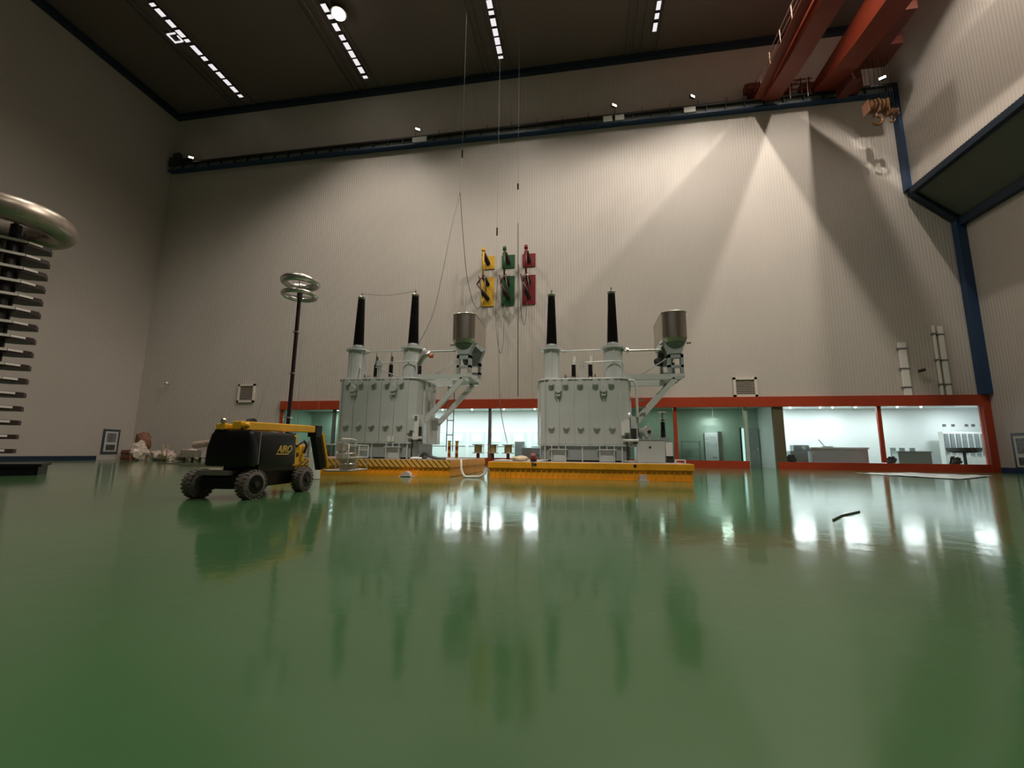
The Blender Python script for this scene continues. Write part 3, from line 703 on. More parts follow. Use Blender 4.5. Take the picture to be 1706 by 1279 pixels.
for nm, (u, v0, v1, Y, lab) in {'a': (770, 249, 262, 40, 'short dark tension insulator above the first cable hanger'), 'b': (863, 305, 315, 45, 'short dark tension insulator on the vertical cable'), 'c': (828, 378, 392, 44, 'short dark tension insulator above the green switch cable')}.items():
    t = thing('tension_insulator', lab, 'insulator', at(u, v1, Y))
    a, b = at(u, v1, Y), at(u, v0, Y); b.x = a.x
    pr = []
    for i in range(6): pr += [(i/6+0.01, 0.11), (i/6+0.09, 0.06)]
    MB().lathe_ab(a, b, pr, 10).obj('sheds', BLACK, t)
    low = {'a': at(766, 321, 40), 'b': at(863, 372, 45), 'c': at(828.5, 466, 44)}[nm]
    MB().cyl(b, (b.x, b.y, CH+(47.1-CH)*K), 0.012, n=5).cyl(low, a, 0.012, n=5).obj('rope', GREYD, t)

# ------------------------------------------------------------------ transformers (local frame: tank front left corner at deck level)
def ribbed(n, r0, r1, a, b, step=0.6):
    pr = []
    for i in range(n):
        r = r0 + (r1 - r0) * i / (n-1)
        pr += [((i+0.05)/n, r*0.8), ((i+0.35)/n, r), ((i+0.5)/n, r), ((i+0.9)/n, r*0.8)]
    return pr
def octo(x0, x1, y0, y1, c):
    return [(x0+c, y0), (x1-c, y0), (x1-c*0.29, y0+c*0.29), (x1, y0+c), (x1, y1-c), (x1-c, y1), (x0+c, y1), (x0, y1-c), (x0, y0+c), (x0+c*0.29, y0+c*0.29)]
def transformer(loc, label, which):
    t = thing('power_transformer', label, 'transformer', loc, local=True)
    W_, D_, H_ = 5.65, 3.9, 5.02
    tank = part(MB().prism(octo(0, W_, 0, D_, 0.62), 'z', 1.04, H_), 'tank', GREY, t, bevel=0.03)
    def sub(mb, name, m_, par, **kw): return part(mb, name, m_, par, **kw)
    part(MB().prism(octo(0.1, W_-0.1, 0.1, D_-0.1, 0.6), 'z', 0.10, 0.95), 'skirt', GREYD, t)
    part(MB().prism(octo(-0.06, W_+0.06, -0.06, D_+0.06, 0.64), 'z', 0.95, 1.04), 'base_flange', GREY, t)
    part(MB().prism(octo(-0.07, W_+0.07, -0.07, D_+0.07, 0.64), 'z', H_, H_+0.09), 'cover', GREY, t, bevel=0.02)
    rb = MB(); rb.b2(0.6, W_-0.6, 0.3, D_-0.3, 0, 0.1); part(rb, 'skid', DARK, t)
    for x in (0.42, 1.28, 2.2, 3.12, 4.03, 4.93):
        part(MB().b2(x-0.035, x+0.035, -0.12 if 0.7 < x < 4.9 else -0.07, 0.14, 1.04, H_-0.02), 'stiffener', GREY, t)
    for y in (0.9, 1.9, 2.9):
        part(MB().b2(W_-0.02, W_+0.1, y-0.04, y+0.04, 1.04, H_-0.02), 'stiffener', GREY, t)
        part(MB().b2(-0.1, 0.02, y-0.04, y+0.04, 1.04, H_-0.02), 'stiffener', GREY, t)
    for x in (0.85, 1.72, 2.62, 3.55, 4.5):
        n = part(MB().cyl((x, 0.02, H_-0.18), (x, -0.22, H_-0.18), 0.15, n=14).cyl((x, -0.2, H_-0.18), (x, -0.25, H_-0.18), 0.19, n=14), 'port_cap', GREY, t)
    for x in (0.85, 1.75, 2.62, 3.58, 4.5):
        part(MB().cyl((x, 0.02, 2.12), (x, -0.18, 2.12), 0.10, n=12).cyl((x, -0.15, 2.12), (x, -0.22, 2.12), 0.15, n=12).b2(x-0.2, x+0.2, -0.14, -0.1, 2.06, 2.18), 'jacking_boss', GREY, t)
    for x in (1.28, 4.03):
        lg = MB(); lg.b2(x-0.17, x+0.17, -0.24, 0.02, 4.35, H_-0.05); lg.cyl((x, 0.0, 4.4), (x, -0.34, 4.4), 0.22, n=16); lg.prism([(x-0.16, 4.18), (x+0.16, 4.18), (x+0.1, 3.98), (x-0.1, 3.98)], 'y', -0.26, 0.02)
        part(lg, 'lifting_lug', GREY, t)
    for x in (1.28, 4.15):
        jp = MB(); jp.b2(x-0.55, x+0.55, -0.2, 0.1, 0.70, 0.77)
        for dx in (-0.42, 0, 0.42): jp.b2(x+dx-0.03, x+dx+0.03, -0.17, 0.1, 0.0 if dx else 0.70, 0.95)
        jp.b2(x-0.38, x+0.38, 0.02, 0.1, 0.02, 0.68)
        part(jp, 'jacking_pad', GREY, t)
    for x in (2.7, 5.04, 0.44): part(MB().b2(x-0.04, x+0.04, 0.0, 0.16, 0.02, 0.95), 'skirt_rib', GREY, t)
    # turrets and high voltage bushings
    for x, r in ((0.80, 0.53 if which == 2 else 0.6), (4.72, 0.6)):
        u = part(MB().cyl((x, 1.0, H_+0.09), (x, 1.0, 7.12), r, n=32), 'turret', GREY, t)
        part(MB().cyl((x, 1.0, 7.12), (x, 1.0, 7.24), r+0.17, n=32).cyl((x, 1.0, H_+0.12), (x, 1.0, H_+0.22), r+0.14, n=32), 'flange_ring', GREY, u)
        part(MB().b2(x-0.04, x+0.04, 1.0-r-0.05, 1.0-r+0.05, H_+0.2, 7.1), 'seam_strip', GREY, u)
        bu = part(MB().lathe_ab((x, 1.0, 7.55), (x, 1.0, 10.85), ribbed(46, 0.36, 0.235, 0, 1), 24), 'bushing', BLACK, t)
        part(MB().lathe_ab((x, 1.0, 7.24), (x, 1.0, 7.62), [(0, 0.46), (0.15, 0.46), (0.2, 0.40), (0.5, 0.40), (0.55, 0.36), (1, 0.30)], 24), 'mounting_collar', GREYD, bu)
        part(MB().lathe_ab((x, 1.0, 10.83), (x, 1.0, 11.05), [(0, 0.22), (0.2, 0.26), (0.55, 0.27), (1, 0.16)], 20).cyl((x, 1.0, 11.05), (x, 1.0, 11.3), 0.045, n=8), 'terminal_cap', ALU, bu)
    # low voltage bushings
    for x in (2.22, 3.28):
        b_ = part(MB().lathe_ab((x, 0.9, H_+0.33), (x, 0.9, 6.15), ribbed(12, 0.16, 0.15, 0, 1), 16), 'low_voltage_bushing', BLACK, t)
        part(MB().lathe_ab((x, 0.9, H_+0.09), (x, 0.9, H_+0.33), [(0, 0.3), (0.3, 0.3), (0.4, 0.16), (1, 0.13)], 16), 'base', ALU, b_)
        part(MB().cyl((x, 0.9, 6.15), (x, 0.9, 6.35), 0.1, n=12).b2(x-0.02, x+0.14, 0.85, 0.95, 6.35, 6.7).cyl((x, 0.9, 6.35), (x, 0.9, 7.0), 0.03, n=8), 'terminal', WHITE if which == 2 else ALU, b_)
    # pipework
    part(MB().tube([(1.35, 0.75, 7.02), (2.4, 0.7, 7.03), (4.1, 0.75, 7.05)], 0.045, 8).cyl((1.4, 0.75, 7.02), (1.75, 0.74, 7.02), 0.08, n=10), 'top_pipe', GREY, t)
    part(MB().tube([(2.85, 0.3, 6.15), (4.6, 0.25, 6.2), (5.2, 0.3, 6.2), (5.3, 0.3, 5.9), (5.32, 0.3, H_)], 0.045, 8), 'breather_pipe', GREY, t)
    part(MB().b2(2.6, 2.92, 0.2, 0.45, 5.95, 6.3).b2(2.64, 2.72, 0.25, 0.4, H_+0.09, 5.95).b2(2.8, 2.88, 0.25, 0.4, H_+0.09, 5.95), 'valve_box', GREY, t)
    part(MB().tube([(1.75, 0.5, H_+0.09), (1.75, 0.5, H_+0.3), (2.1, 0.5, H_+0.3)], 0.03, 6).cyl((3.55, 0.4, H_+0.09), (3.55, 0.4, H_+0.4), 0.04, n=8).cyl((1.7, 0.4, H_+0.09), (1.7, 0.4, H_+0.4), 0.04, n=8), 'vent_valves', ALU, t)
    cp = MB(); cp.cyl((5.3, 0.9, 6.98), (7.7, 0.9, 6.98), 0.065, n=12); cp.cyl((5.52, 0.9, 6.98), (5.68, 0.9, 6.98), 0.22, n=16); cp.cyl((5.3, 0.9, 6.98), (5.36, 0.9, 6.98), 0.13, n=12)
    part(cp, 'oil_pipe', ALU if which == 2 else GREY, t)
    # conservator support
    for y in (0.5, 3.1):
        part(MB().bar((5.3, y, 5.20), (8.75, y, 5.20), 0.26, 0.34), 'support_beam', GREY, t)
        part(MB().bar((8.35, y, 5.05), (5.92, y, 2.35), 0.26, 0.30), 'diagonal_brace', GREY, t)
    part(MB().b2(8.2, 8.9, 0.35, 3.25, 5.15, 5.37), 'support_platform', GREY, t)
    for y in (0.2, 2.8): part(MB().b2(5.62, 6.0, y, y+0.6, 0.95, 2.75), 'brace_bracket', GREY, t)
    ln = MB()
    for y in (0.6, 0.9): ln.cyl((6.4, y, 5.38), (7.9, y, 6.35), 0.025, n=6)
    part(ln, 'guy_rods', GREY, t)
    for y in (0.35, 3.0):
        pd = MB()
        for dx in (7.95, 8.7): pd.b2(dx, dx+0.17, y, y+0.35, 5.37, 6.55)
        pd.b2(7.95, 8.87, y, y+0.35, 6.35, 6.6); pd.b2(7.95, 8.87, y, y+0.35, 5.75, 5.9)
        pd.prism([(7.7, 7.45), (9.1, 7.45), (8.75, 6.6), (8.05, 6.6)], 'y', y-0.05, y+0.45)
        part(pd, 'conservator_pedestal', GREYD, t)
    # conservator: rounded near end, long axis running away from the viewer
    pl = []
    cx, r = 8.40, 0.74
    for i in range(13):
        a = PI + PI * i / 12
        pl.append((cx + r*math.cos(a), 0.35 + r*0.62*math.sin(a)))
    for i in range(13):
        a = PI * i / 12
        pl.append((cx + r*math.cos(a), 3.3 + r*0.62*math.sin(a)))
    cs = MB(); 
    A = [cs.bm.verts.new((x, y, 7.55)) for x, y in pl]; B = [cs.bm.verts.new((x, y, 9.18)) for x, y in pl]
    C_ = [cs.bm.verts.new((cx+(x-cx)*0.8, y*0.96+0.06, 7.3)) for x, y in pl]
    nn = len(pl)
    for i in range(nn):
        j = (i+1) % nn
        cs._f((A[i], A[j], B[j], B[i]), True); cs._f((C_[i], C_[j], A[j], A[i]), False)
    cs._f(B); cs._f(C_[::-1])
    cons = part(cs, 'conservator', STEEL, t)
    rim = MB(); rim.tube([(x, y, 9.18) for x, y in pl], 0.035, 6, True)
    part(rim, 'rim', STEEL, cons)
    rm2 = MB(); rm2.cyl((9.1, 0.4, 7.25), (9.35, 0.35, 7.25), 0.07, n=8).cyl((7.5, 0.4, 7.2), (7.75, 0.4, 7.25), 0.07, n=8)
    part(rm2, 'end_valve', CHROME, cons)
    part(MB().cyl((8.3, 3.4, 7.0), (7.75, 3.0, 6.6), 0.28, n=12).cyl((7.9, 2.2, 6.9), (7.9, 2.9, 6.7), 0.22, n=12), 'relay_valve', DARK, cons)
    # instruments at the right corner
    part(MB().b2(5.2, 5.5, -0.22, 0.05, 1.75, 2.5).b2(5.02, 5.2, -0.1, 0.05, 1.6, 2.4).cyl((5.1, -0.05, 1.3), (6.0, -0.05, 1.3), 0.08, n=8), 'control_valves', WHITE if which == 2 else GREY, t)
    part(MB().cyl((5.7, 0.1, 1.25), (5.95, 0.1, 1.25), 0.16, n=10).cyl((5.35, 0.0, 0.1), (5.35, 0.0, 1.6), 0.05, n=8).b2(5.6, 5.9, -0.1, 0.15, 1.45, 2.0), 'drain_valve', DARK, t)
    ds = MB(); ds.tube([(5.55, 0.05, 4.95), (5.85, 0.0, 4.9), (5.98, 0.0, 4.6), (6.0, 0.0, 2.7)], 0.08, 8)
    if which == 2: part(ds, 'down_pipe', GREY, t); part(MB().b2(6.0, 6.5, 0.0, 0.12, 3.25, 3.33).b2(6.0, 6.5, 0.0, 0.12, 3.68, 3.76), 'pipe_bracket', ALU, t)
    else:
        ds.bm.free()
        part(MB().b2(5.40, 5.78, -0.12, -0.02, 1.2, 2.75), 'gauge_board', WHITE, t)
        part(MB().b2(5.5, 5.68, -0.14, -0.125, 2.35, 2.65), 'gauge', MUL, t)
        part(MB().b2(3.75, 4.2, -0.1, -0.06, 1.06, 1.4), 'rating_plate', WHITE, t)
        part(MB().tube([(5.35, 0.6, 6.1), (5.6, 0.5, 6.4), (5.75, 0.5, 6.6), (6.1, 0.6, 6.75)], 0.17, 10), 'valve_body', ALU, t)
        part(MB().cyl((6.05, 0.55, 6.6), (6.3, 0.55, 6.62), 0.15, n=12), 'orange_valve_cap', mat('orange_cap', (0.6, 0.16, 0.07), 0.4), t)
        part(MB().lathe_ab((5.45, 0.5, 5.35), (5.45, 0.5, 5.95), ribbed(8, 0.14, 0.13, 0, 1), 12), 'neutral_bushing', BLACK, t)
        lad = MB(); lad.b2(6.45, 6.5, 3.4, 3.45, 0.5, 5.1).b2(6.9, 6.95, 3.4, 3.45, 0.5, 5.1)
        for z in (1.6, 2.6, 3.8, 4.9): lad.b2(5.7 if z == 3.8 else 6.45, 6.95, 3.4, 3.45, z, z+0.06)
        part(lad, 'ladder', MUL, t)
        rl = MB()
        for x in (1.6, 2.85, 4.2): rl.bar((x, 0.3, H_+0.09), (x-0.08, 0.25, 7.0), 0.04, 0.04)
        part(rl, 'railing', GREY, t)
        part(MB().tube([(1.3, 0.3, 5.15), (1.45, 0.2, 5.8), (1.35, 0.25, 6.0)], 0.05, 6).tube([(2.5, 0.3, 5.9), (3.1, 0.2, 5.6), (4.2, 0.2, 5.2)], 0.035, 6), 'hose', GREYD, t)
    return t
T2 = transformer((-2.80, 27.0, 0.95), 'light grey transformer on the plain amber platform at right', 2)
T1 = transformer((-15.86, 25.9, 1.0), 'light grey transformer on the hazard striped platform at left', 1)
# thin wire between T1 bushing tips
cable('bushing_wire', [(-15.06, 26.9, 12.25), (-13.1, 26.9, 12.05), (-11.14, 26.9, 12.25)], 0.015, 'thin wire strung between the two bushing tips of the left transformer')
# ------------------------------------------------------------------ platforms
t = thing('transport_platform', 'amber steel platform with plain upper band carrying the right transformer', 'platform', (0.15, 29, 0))
MB().b2(-5.45, 5.78, 25.25, 34.5, 0.02, 0.58).obj('ribbed_base', DECKY, t)
rb = MB()
for i in range(38):
    x = -5.4 + i * 0.3; rb.b2(x-0.02, x+0.02, 25.17, 25.26, 0.03, 0.57)
rb.b2(-5.45, 5.78, 25.15, 25.26, 0.0, 0.05)
rb.obj('side_ribs', DECKY, t, kind='stuff') if False else rb.obj('side_ribs', DECKY, t)
MB().b2(-5.5, 5.84, 25.10, 34.6, 0.58, 0.93).obj('deck_band', DECKY, t, bevel=0.02)
MB().b2(-5.42, 5.76, 25.2, 34.5, 0.93, 0.95).obj('deck_plate', DTOP, t)
for x in (-2.75, 2.75): MB().cyl((x, 25.2, 0.80), (x, 25.08, 0.80), 0.09, n=12).obj('lashing_hole', DARK, t)
MB().b2(2.95, 3.35, 25.0, 25.3, 0.01, 0.33).b2(2.85, 3.45, 24.95, 25.3, 0.0, 0.05).obj('foot_block', mat('pinkish_block', (0.6, 0.5, 0.48), 0.6), t)
t = thing('transport_platform', 'amber steel platform with hazard striped upper band carrying the left transformer', 'platform', (-13, 29, 0))
MB().b2(-19.2, -7.75, 25.02, 34.0, 0.02, 0.55).obj('ribbed_base', DECKY, t)
rb = MB()
for i in range(38):
    x = -19.1 + i * 0.305; rb.b2(x-0.02, x+0.02, 24.95, 25.03, 0.2, 0.54)
rb.b2(-19.2, -7.75, 24.93, 25.03, 0.0, 0.2); rb.obj('side_ribs', DECKY, t)
MB().b2(-19.25, -7.7, 24.92, 34.1, 0.55, 0.98).obj('deck_band', DECKY, t)
MB().b2(-19.24, -7.71, 24.89, 24.915, 0.56, 0.97).obj('hazard_stripes', STRIPE, t)
MB().b2(-19.15, -7.78, 25.0, 34.0, 0.98, 1.0).obj('deck_plate', DTOP, t)
MB().cyl((-10.25, 24.9, 0.02), (-10.25, 24.5, 0.02), 0.3, n=16).b2(-10.7, -9.8, 24.5, 24.95, 0.0, 0.04).obj('foot_block', mat('pinkish_block', (0.6, 0.5, 0.48), 0.6), t)

# things on the decks
t = thing('auxiliary_tank', 'low grey auxiliary tank with a lid beside the right transformer', 'tank', (3.75, 27.6, 0.95))
MB().b2(3.1, 4.7, 27.0, 28.4, 0.96, 2.28).obj('body', GREY, t, bevel=0.03)
MB().b2(3.05, 4.78, 26.95, 28.45, 2.28, 2.34).obj('lid', GREYD, t)
MB().cyl((3.85, 26.99, 1.85), (3.85, 26.96, 1.85), 0.07, n=8).obj('port', DARK, t)
t = thing('oil_pump', 'round grey motor pump standing on the low auxiliary tank', 'pump', (3.75, 27.6, 2.34))
MB().lathe_ab((3.35, 28.0, 2.80), (3.85, 27.3, 2.78), [(0, 0.22), (0.1, 0.25), (0.8, 0.26), (0.82, 0.36), (1, 0.36)], 20).obj('motor', GREY, t)
MB().cyl((3.85, 27.3, 2.78), (3.9, 27.2, 2.78), 0.1, n=10).obj('shaft_hub', DARK, t)
MB().b2(3.6, 3.95, 27.3, 27.6, 2.34, 2.6).b2(3.2, 3.5, 27.8, 28.1, 2.34, 2.65).obj('foot', GREY, t)
MB().cyl((3.82, 27.35, 3.1), (3.82, 27.35, 3.3), 0.025, n=6).obj('lifting_eye', GREY, t)
t = thing('post_insulator', 'black post insulator with two bright discs beside the auxiliary tank', 'insulator', (4.95, 29.2, 0.95))
MB().lathe_ab((5.0, 29.2, 2.5), (5.0, 29.2, 3.5), ribbed(12, 0.17, 0.15, 0, 1), 14).obj('sheds', BLACK, t)
MB().lathe_ab((5.0, 29.2, 3.6), (5.0, 29.2, 3.7), [(0, 0.2), (0.5, 0.33), (1, 0.2)], 18).obj('grading_disc', ALU, t)
MB().lathe_ab((5.0, 29.2, 4.05), (5.0, 29.2, 4.15), [(0, 0.2), (0.5, 0.33), (1, 0.2)], 18).obj('grading_disc', ALU, t)
MB().cyl((5.0, 29.2, 3.45), (5.0, 29.2, 4.1), 0.05, n=8).obj('rod', GREYD, t)
MB().b2(4.7, 5.3, 28.9, 29.5, 0.96, 2.5).obj('stand', GREYD, t)
t = thing('junction_cabinet', 'pale grey junction cabinet right of the low auxiliary tank', 'cabinet', (5.05, 28.0, 0.95))
MB().b2(4.85, 5.25, 27.6, 28.3, 1.35, 2.15).obj('body', WHITE, t, bevel=0.02); MB().b2(4.9, 5.3, 27.7, 28.2, 0.96, 1.35).obj('stand', DARK, t)
t = thing('deck_step', 'small white slotted step at the right end of the amber platform', 'step', (5.35, 25.9, 0.95))
MB().b2(5.0, 5.55, 25.75, 25.95, 1.12, 1.18).obj('tread', WHITE, t); MB().b2(5.0, 5.05, 25.75, 25.95, 0.96, 1.12).b2(5.5, 5.55, 25.75, 25.95, 0.96, 1.12).obj('leg', WHITE, t)
# rags and clamps at T2 left deck
def lump(name, c, r, m_, label, cat, sx=1, sy=1, sz=0.5, amp=0.35, fr=3.0, group=None):
    b = MB(); b.sphere(c, r, sx, sy, sz, n=22)
    for v in b.bm.verts:
        d = (v.co - Vector(c)); k_ = 1 + amp * noise.noise(v.co * fr)+ amp*0.5*noise.noise(v.co*fr*2.7)
        v.co = Vector(c) + d * k_
        if v.co.z < c[2] - r*sz*0.8: v.co.z = c[2] - r*sz*0.8
    o = b.obj(name, m_); tag(o, label, cat, group); return o
lump('bundled_rope', (-3.75, 25.9, 1.10), 0.35, mat('pale_rope', (0.75, 0.6, 0.42), 0.6, var=0.3, vscale=8), 'pale bundle of rope on the left end of the plain amber platform', 'rope', sx=1.5, sz=0.45)
t = thing('winch', 'small red brown winch on the edge of the plain amber platform', 'winch', (-2.9, 25.4, 0.95))
MB().cyl((-3.0, 25.35, 1.25), (-2.75, 25.35, 1.25), 0.2, n=14).obj('drum', mat('winch_red', (0.25, 0.07, 0.06), 0.5), t)
MB().b2(-3.05, -2.7, 25.3, 25.5, 0.96, 1.1).obj('base', DARK, t)
MB().cyl((-2.9, 25.1, 1.0), (-2.9, 25.06, 0.75), 0.05, n=8).obj('tail', DARK, t)
lump('paper_scraps', (-4.8, 26.2, 1.0), 0.4, WHITE, 'flat white scraps on the left end of the plain amber platform', 'scraps', sx=1.3, sz=0.12)
cable('black_hose', [(-9.9, 25.7, 1.06), (-9.55, 25.6, 1.32), (-9.2, 25.5, 1.2), (-8.7, 25.5, 1.07), (-8.2, 25.6, 1.05)], 0.09, 'thick black hose lying at the right foot of the left transformer', BLACK)
lump('plastic_sheet', (-10.0, 25.4, 1.06), 0.28, WHITE, 'crumpled white sheet at the right foot of the left transformer', 'sheet', sx=1.4, sz=0.3)
lump('plastic_sheet', (-8.8, 27.2, 1.03), 0.7, WHITE, 'flat white sheet on the right end of the striped platform', 'sheet', sx=1.2, sy=1.6, sz=0.05, amp=0.1)
# bollards
BOL = mat('bollard_stripes', (0.7, 0.45, 0.05), 0.5)
for i, x in enumerate((-8.85, -8.33)):
    t = thing('striped_bollard', 'yellow and red striped post, %s of the pair behind the striped platform' % ('left' if i == 0 else 'right'), 'bollard', (x*1.06, 30.0, 1.0), local=True)
    part(MB().cyl((0, 0, 0), (0, 0, 1.2), 0.1, n=12), 'post', BOL, t)
    for z in (0.12, 0.6): part(MB().cyl((0, 0, z), (0, 0, z+0.24), 0.105, n=12), 'red_band', RED, t)
    part(MB().cyl((0, 0, 1.2), (0, 0, 1.24), 0.14, n=12), 'cap', MUL, t)
# small reactor coils on red posts
COIL = mat('brass_winding', (0.45, 0.36, 0.16), 0.4, metal=0.6, var=0.25, vscale=20)
cp_ = None
for i, u in enumerate((796.5, 820.5, 846.5)):
    p = at(u, 755, 36.0); 
    if cp_ is None:
        t = thing('reactor_coil', 'small brass wound coil on a red post, leftmost of three between the platforms', 'coil', (p.x, 36.0, 0), local=True, group='three small coils between the platforms')
        part(MB().cyl((0, 0, 1.45), (0, 0, 2.05), 0.32, n=24), 'winding', COIL, t)
        part(MB().cyl((0, 0, 1.38), (0, 0, 1.44), 0.5, n=24), 'lower_plate', ALU, t)
        part(MB().cyl((0, 0, 2.06), (0, 0, 2.12), 0.5, n=24), 'upper_plate', ALU, t)
        part(MB().cyl((0, 0, 0.0), (0, 0, 1.38), 0.14, n=14), 'post', mat('post_dark_red', (0.28, 0.02, 0.03), 0.4), t)
        part(MB().cyl((0, 0, 0.0), (0, 0, 0.06), 0.4, n=20), 'foot_plate', GREYD, t)
        for a in (0, 2.1, 4.2): part(MB().cyl((0.42*math.cos(a), 0.42*math.sin(a), 1.44), (0.42*math.cos(a), 0.42*math.sin(a), 2.06), 0.02, n=6), 'tie_rod', ALU, t)
        cp_ = t
    else: dup(cp_, (p.x, 36.0, 0), 'small brass wound coil on a red post, %s of three between the platforms' % ('middle' if i == 1 else 'rightmost'))
# hose between the decks
cable('white_hose', [(-7.3, 25.8, 0.98), (-7.15, 25.3, 0.85), (-7.05, 25.1, 0.4), (-6.8, 25.0, 0.08), (-6.3, 25.0, 0.07), (-5.95, 25.0, 0.09), (-5.62, 25.0, 0.3), (-5.58, 25.02, 0.6)], 0.06, 'pale hose looping down to the floor between the two platforms', WHITE)

# ------------------------------------------------------------------ tall ring pole
t = thing('voltage_divider', 'tall slim dark pole topped by two metal rings', 'voltage divider', (-23.6, 32.0, 0), local=True)
part(MB().cyl((0, 0, 0.3), (0, 0, 14.25), 0.155, n=16), 'column', mat('dark_brown_column', (0.018, 0.008, 0.008), 0.3), t)
for z in (4.0, 7.65, 11.15): part(MB().cyl((0, 0, z), (0, 0, z+0.14), 0.25, n=16), 'joint_collar', ALU, t)
part(MB().cyl((0, 0, 0), (0, 0, 0.3), 0.8, n=20), 'base', GREYD, t)
r1 = part(MB().torus((0, 0, 14.45), 1.26, 0.2), 'lower_ring', ALU, t)
r2 = part(MB().torus((0, 0, 15.6), 1.27, 0.31), 'upper_ring', ALU, t)
for z, rr in ((14.45, r1), (15.6, r2)):
    sp = MB()
    for i in range(4):
        a = i*PI/2 + 0.5; sp.cyl((0, 0, z-0.15 if z < 15 else 14.7), (1.25*math.cos(a), 1.25*math.sin(a), z), 0.03, n=6)
    part(sp, 'spokes', DARK, rr)
part(MB().cyl((0, 0, 14.2), (0, 0, 14.7), 0.22, n=14), 'head', DARK, t)
gy = MB()
for a in (0.3, 1.9, 3.4, 5.0): gy.cyl((0.9*math.cos(a), 0.9*math.sin(a), 14.3), (3.0*math.cos(a), 3.0*math.sin(a), 0.02), 0.012, n=5)
part(gy, 'guy_ropes', GREYD, t)

# ------------------------------------------------------------------ impulse generator at the left edge
t = thing('impulse_generator', 'tall stacked impulse generator under a big corona ring at left edge', 'impulse generator', (-31.9, 18.5, 0), local=True, rz=math.radians(50))
t.scale = (1.2, 1.2, 1.2)
IG = t
RX, RY = 3.6, 1.9
ring = part(MB().torus((0, 0, 0), 1, 0.01, n=8, k=4), 'x', ALU, t); bpy.data.objects.remove(ring)
def racetrack(cx, cy, z, a, b, n=14):
    # stadium along local x, half length a, radius b
    pts = []
    for i in range(n+1): an = -PI/2 + PI*i/n; pts.append((cx + a + b*math.cos(an), cy + b*math.sin(an), z))
    for i in range(n+1): an = PI/2 + PI*i/n; pts.append((cx - a + b*math.cos(an), cy + b*math.sin(an), z))
    return pts
part(MB().tube(racetrack(-2.2, 0, 11.85, 1.9, 1.75), 0.58, 16, True), 'corona_ring', mat('brushed_ring_aluminium', (0.42, 0.36, 0.30), 0.38, metal=0.9, var=0.1, vscale=3), t)
hl = MB()
for y in (-1.2, 1.2): hl.bar((-4.2, y, 11.6), (0.2, y, 11.6), 0.12, 0.12)
for x in (-3.6, -1.7, 0.0): hl.bar((x, -1.7, 11.6), (x, 1.7, 11.6), 0.12, 0.12)
part(hl, 'ring_frame', DARK, t)
NS = 16
shelfm = mat('red_brown_shelf_edge', (0.035, 0.014, 0.013), 0.4)
for i in range(NS):
    z = 10.75 - i * 0.645
    part(MB().prism([(0.5, -0.75), (1.2, -0.35), (1.2, 0.35), (0.5, 0.75), (-4.2, 0.75), (-4.2, -0.75)], 'z', z-0.13, z+0.07), 'stage_shelf', shelfm, t)
    part(MB().bar((-4.2, -0.79, z+0.0), (0.5, -0.79, z+0.0), 0.04, 0.12).bar((0.52, -0.78, z), (0.95, -0.53, z), 0.04, 0.10), 'edge_strip', mat('pale_edge', (0.80, 0.74, 0.70), 0.4), t)
    for x in (-2.6, -0.75):
        if i < NS-1: part(MB().b2(x-0.42, x+0.30, -0.60, 0.45, z-0.56, z-0.14), 'capacitor', TAN, t)
for x in (-3.6, -1.7, 0.0):
    for y in (-0.45, 0.5):
        part(MB().cyl((x, y, 0.5), (x, y, 11.55), 0.2, n=12), 'column', BLACK, t)
sg = MB()
for i in range(NS-1):
    z = 10.75 - i*0.645
    sg.sphere((-1.95, -0.6, z-0.3), 0.1, n=8); sg.sphere((-2.25, -0.6, z-0.22), 0.1, n=8)
part(sg, 'spark_gap_spheres', ALU, t)
part(MB().b2(-4.4, 2.2, -1.5, 1.5, 0.0, 0.38).b2(-4.4, 2.3, -1.6, 1.6, 0.38, 0.5), 'base_frame', BLK2, t)

# ------------------------------------------------------------------ boom lift (local frame: x across, y along, origin on the floor under the near right wheel corner)
t = thing('boom_lift', 'black and yellow articulated boom lift parked on the green floor', 'boom lift', (-9.9, 12.0, 0), local=True, rz=math.radians(4))
BL = t
def wheel(x, y, side, steer=0):
    R = Matrix.Rotation(steer, 3, 'Z')
    ax = R @ Vector((side, 0, 0))
    c = Vector((x, y, 0.43))
    w_ = 0.18
    prof = [(0, 0.30), (0.06, 0.385), (0.15, 0.42), (0.5, 0.43), (0.85, 0.42), (0.94, 0.385), (1, 0.30)]
    ty = MB().lathe_ab(c - ax*w_, c + ax*w_, prof, 28)
    for k_ in range(22):   # tread lugs
        a = 2*PI*k_/22
        e1 = Vector((0, 0, 1)); e2 = ax.cross(e1)
        for s_ in (-1, 1):
            aa = a + (0.14 if s_ > 0 else 0)
            d = e1*math.cos(aa) + e2*math.sin(aa)
            M_ = Matrix((ax, d.cross(ax)*-1, d)).transposed()
            ty.box(c + d*0.425 + ax*(0.09*s_), (0.16, 0.075, 0.026), M=M_)
    wh = part(ty, 'tyre', RUB, t)
    part(MB().lathe_ab(c + ax*(w_-0.06), c + ax*(w_+0.005), [(0, 0.29), (0.9, 0.29), (1, 0.26)], 24), 'rim', BLK2, wh)
    part(MB().cyl(c + ax*(w_), c + ax*(w_+0.05), 0.09, n=12), 'hub', DARK, wh)
wheel(0.0, 0.0, 1, -0.14); wheel(-1.70, 0.0, -1, -0.14); wheel(0.0, 2.72, 1); wheel(-1.70, 2.72, -1)
ch = MB(); ch.prism([(-0.3, 0.30), (3.0, 0.30), (3.0, 0.66), (2.6, 0.80), (0.1, 0.80), (-0.3, 0.66)], 'x', -1.40, -0.25)
part(ch, 'chassis', BLK2, t, bevel=0.04)
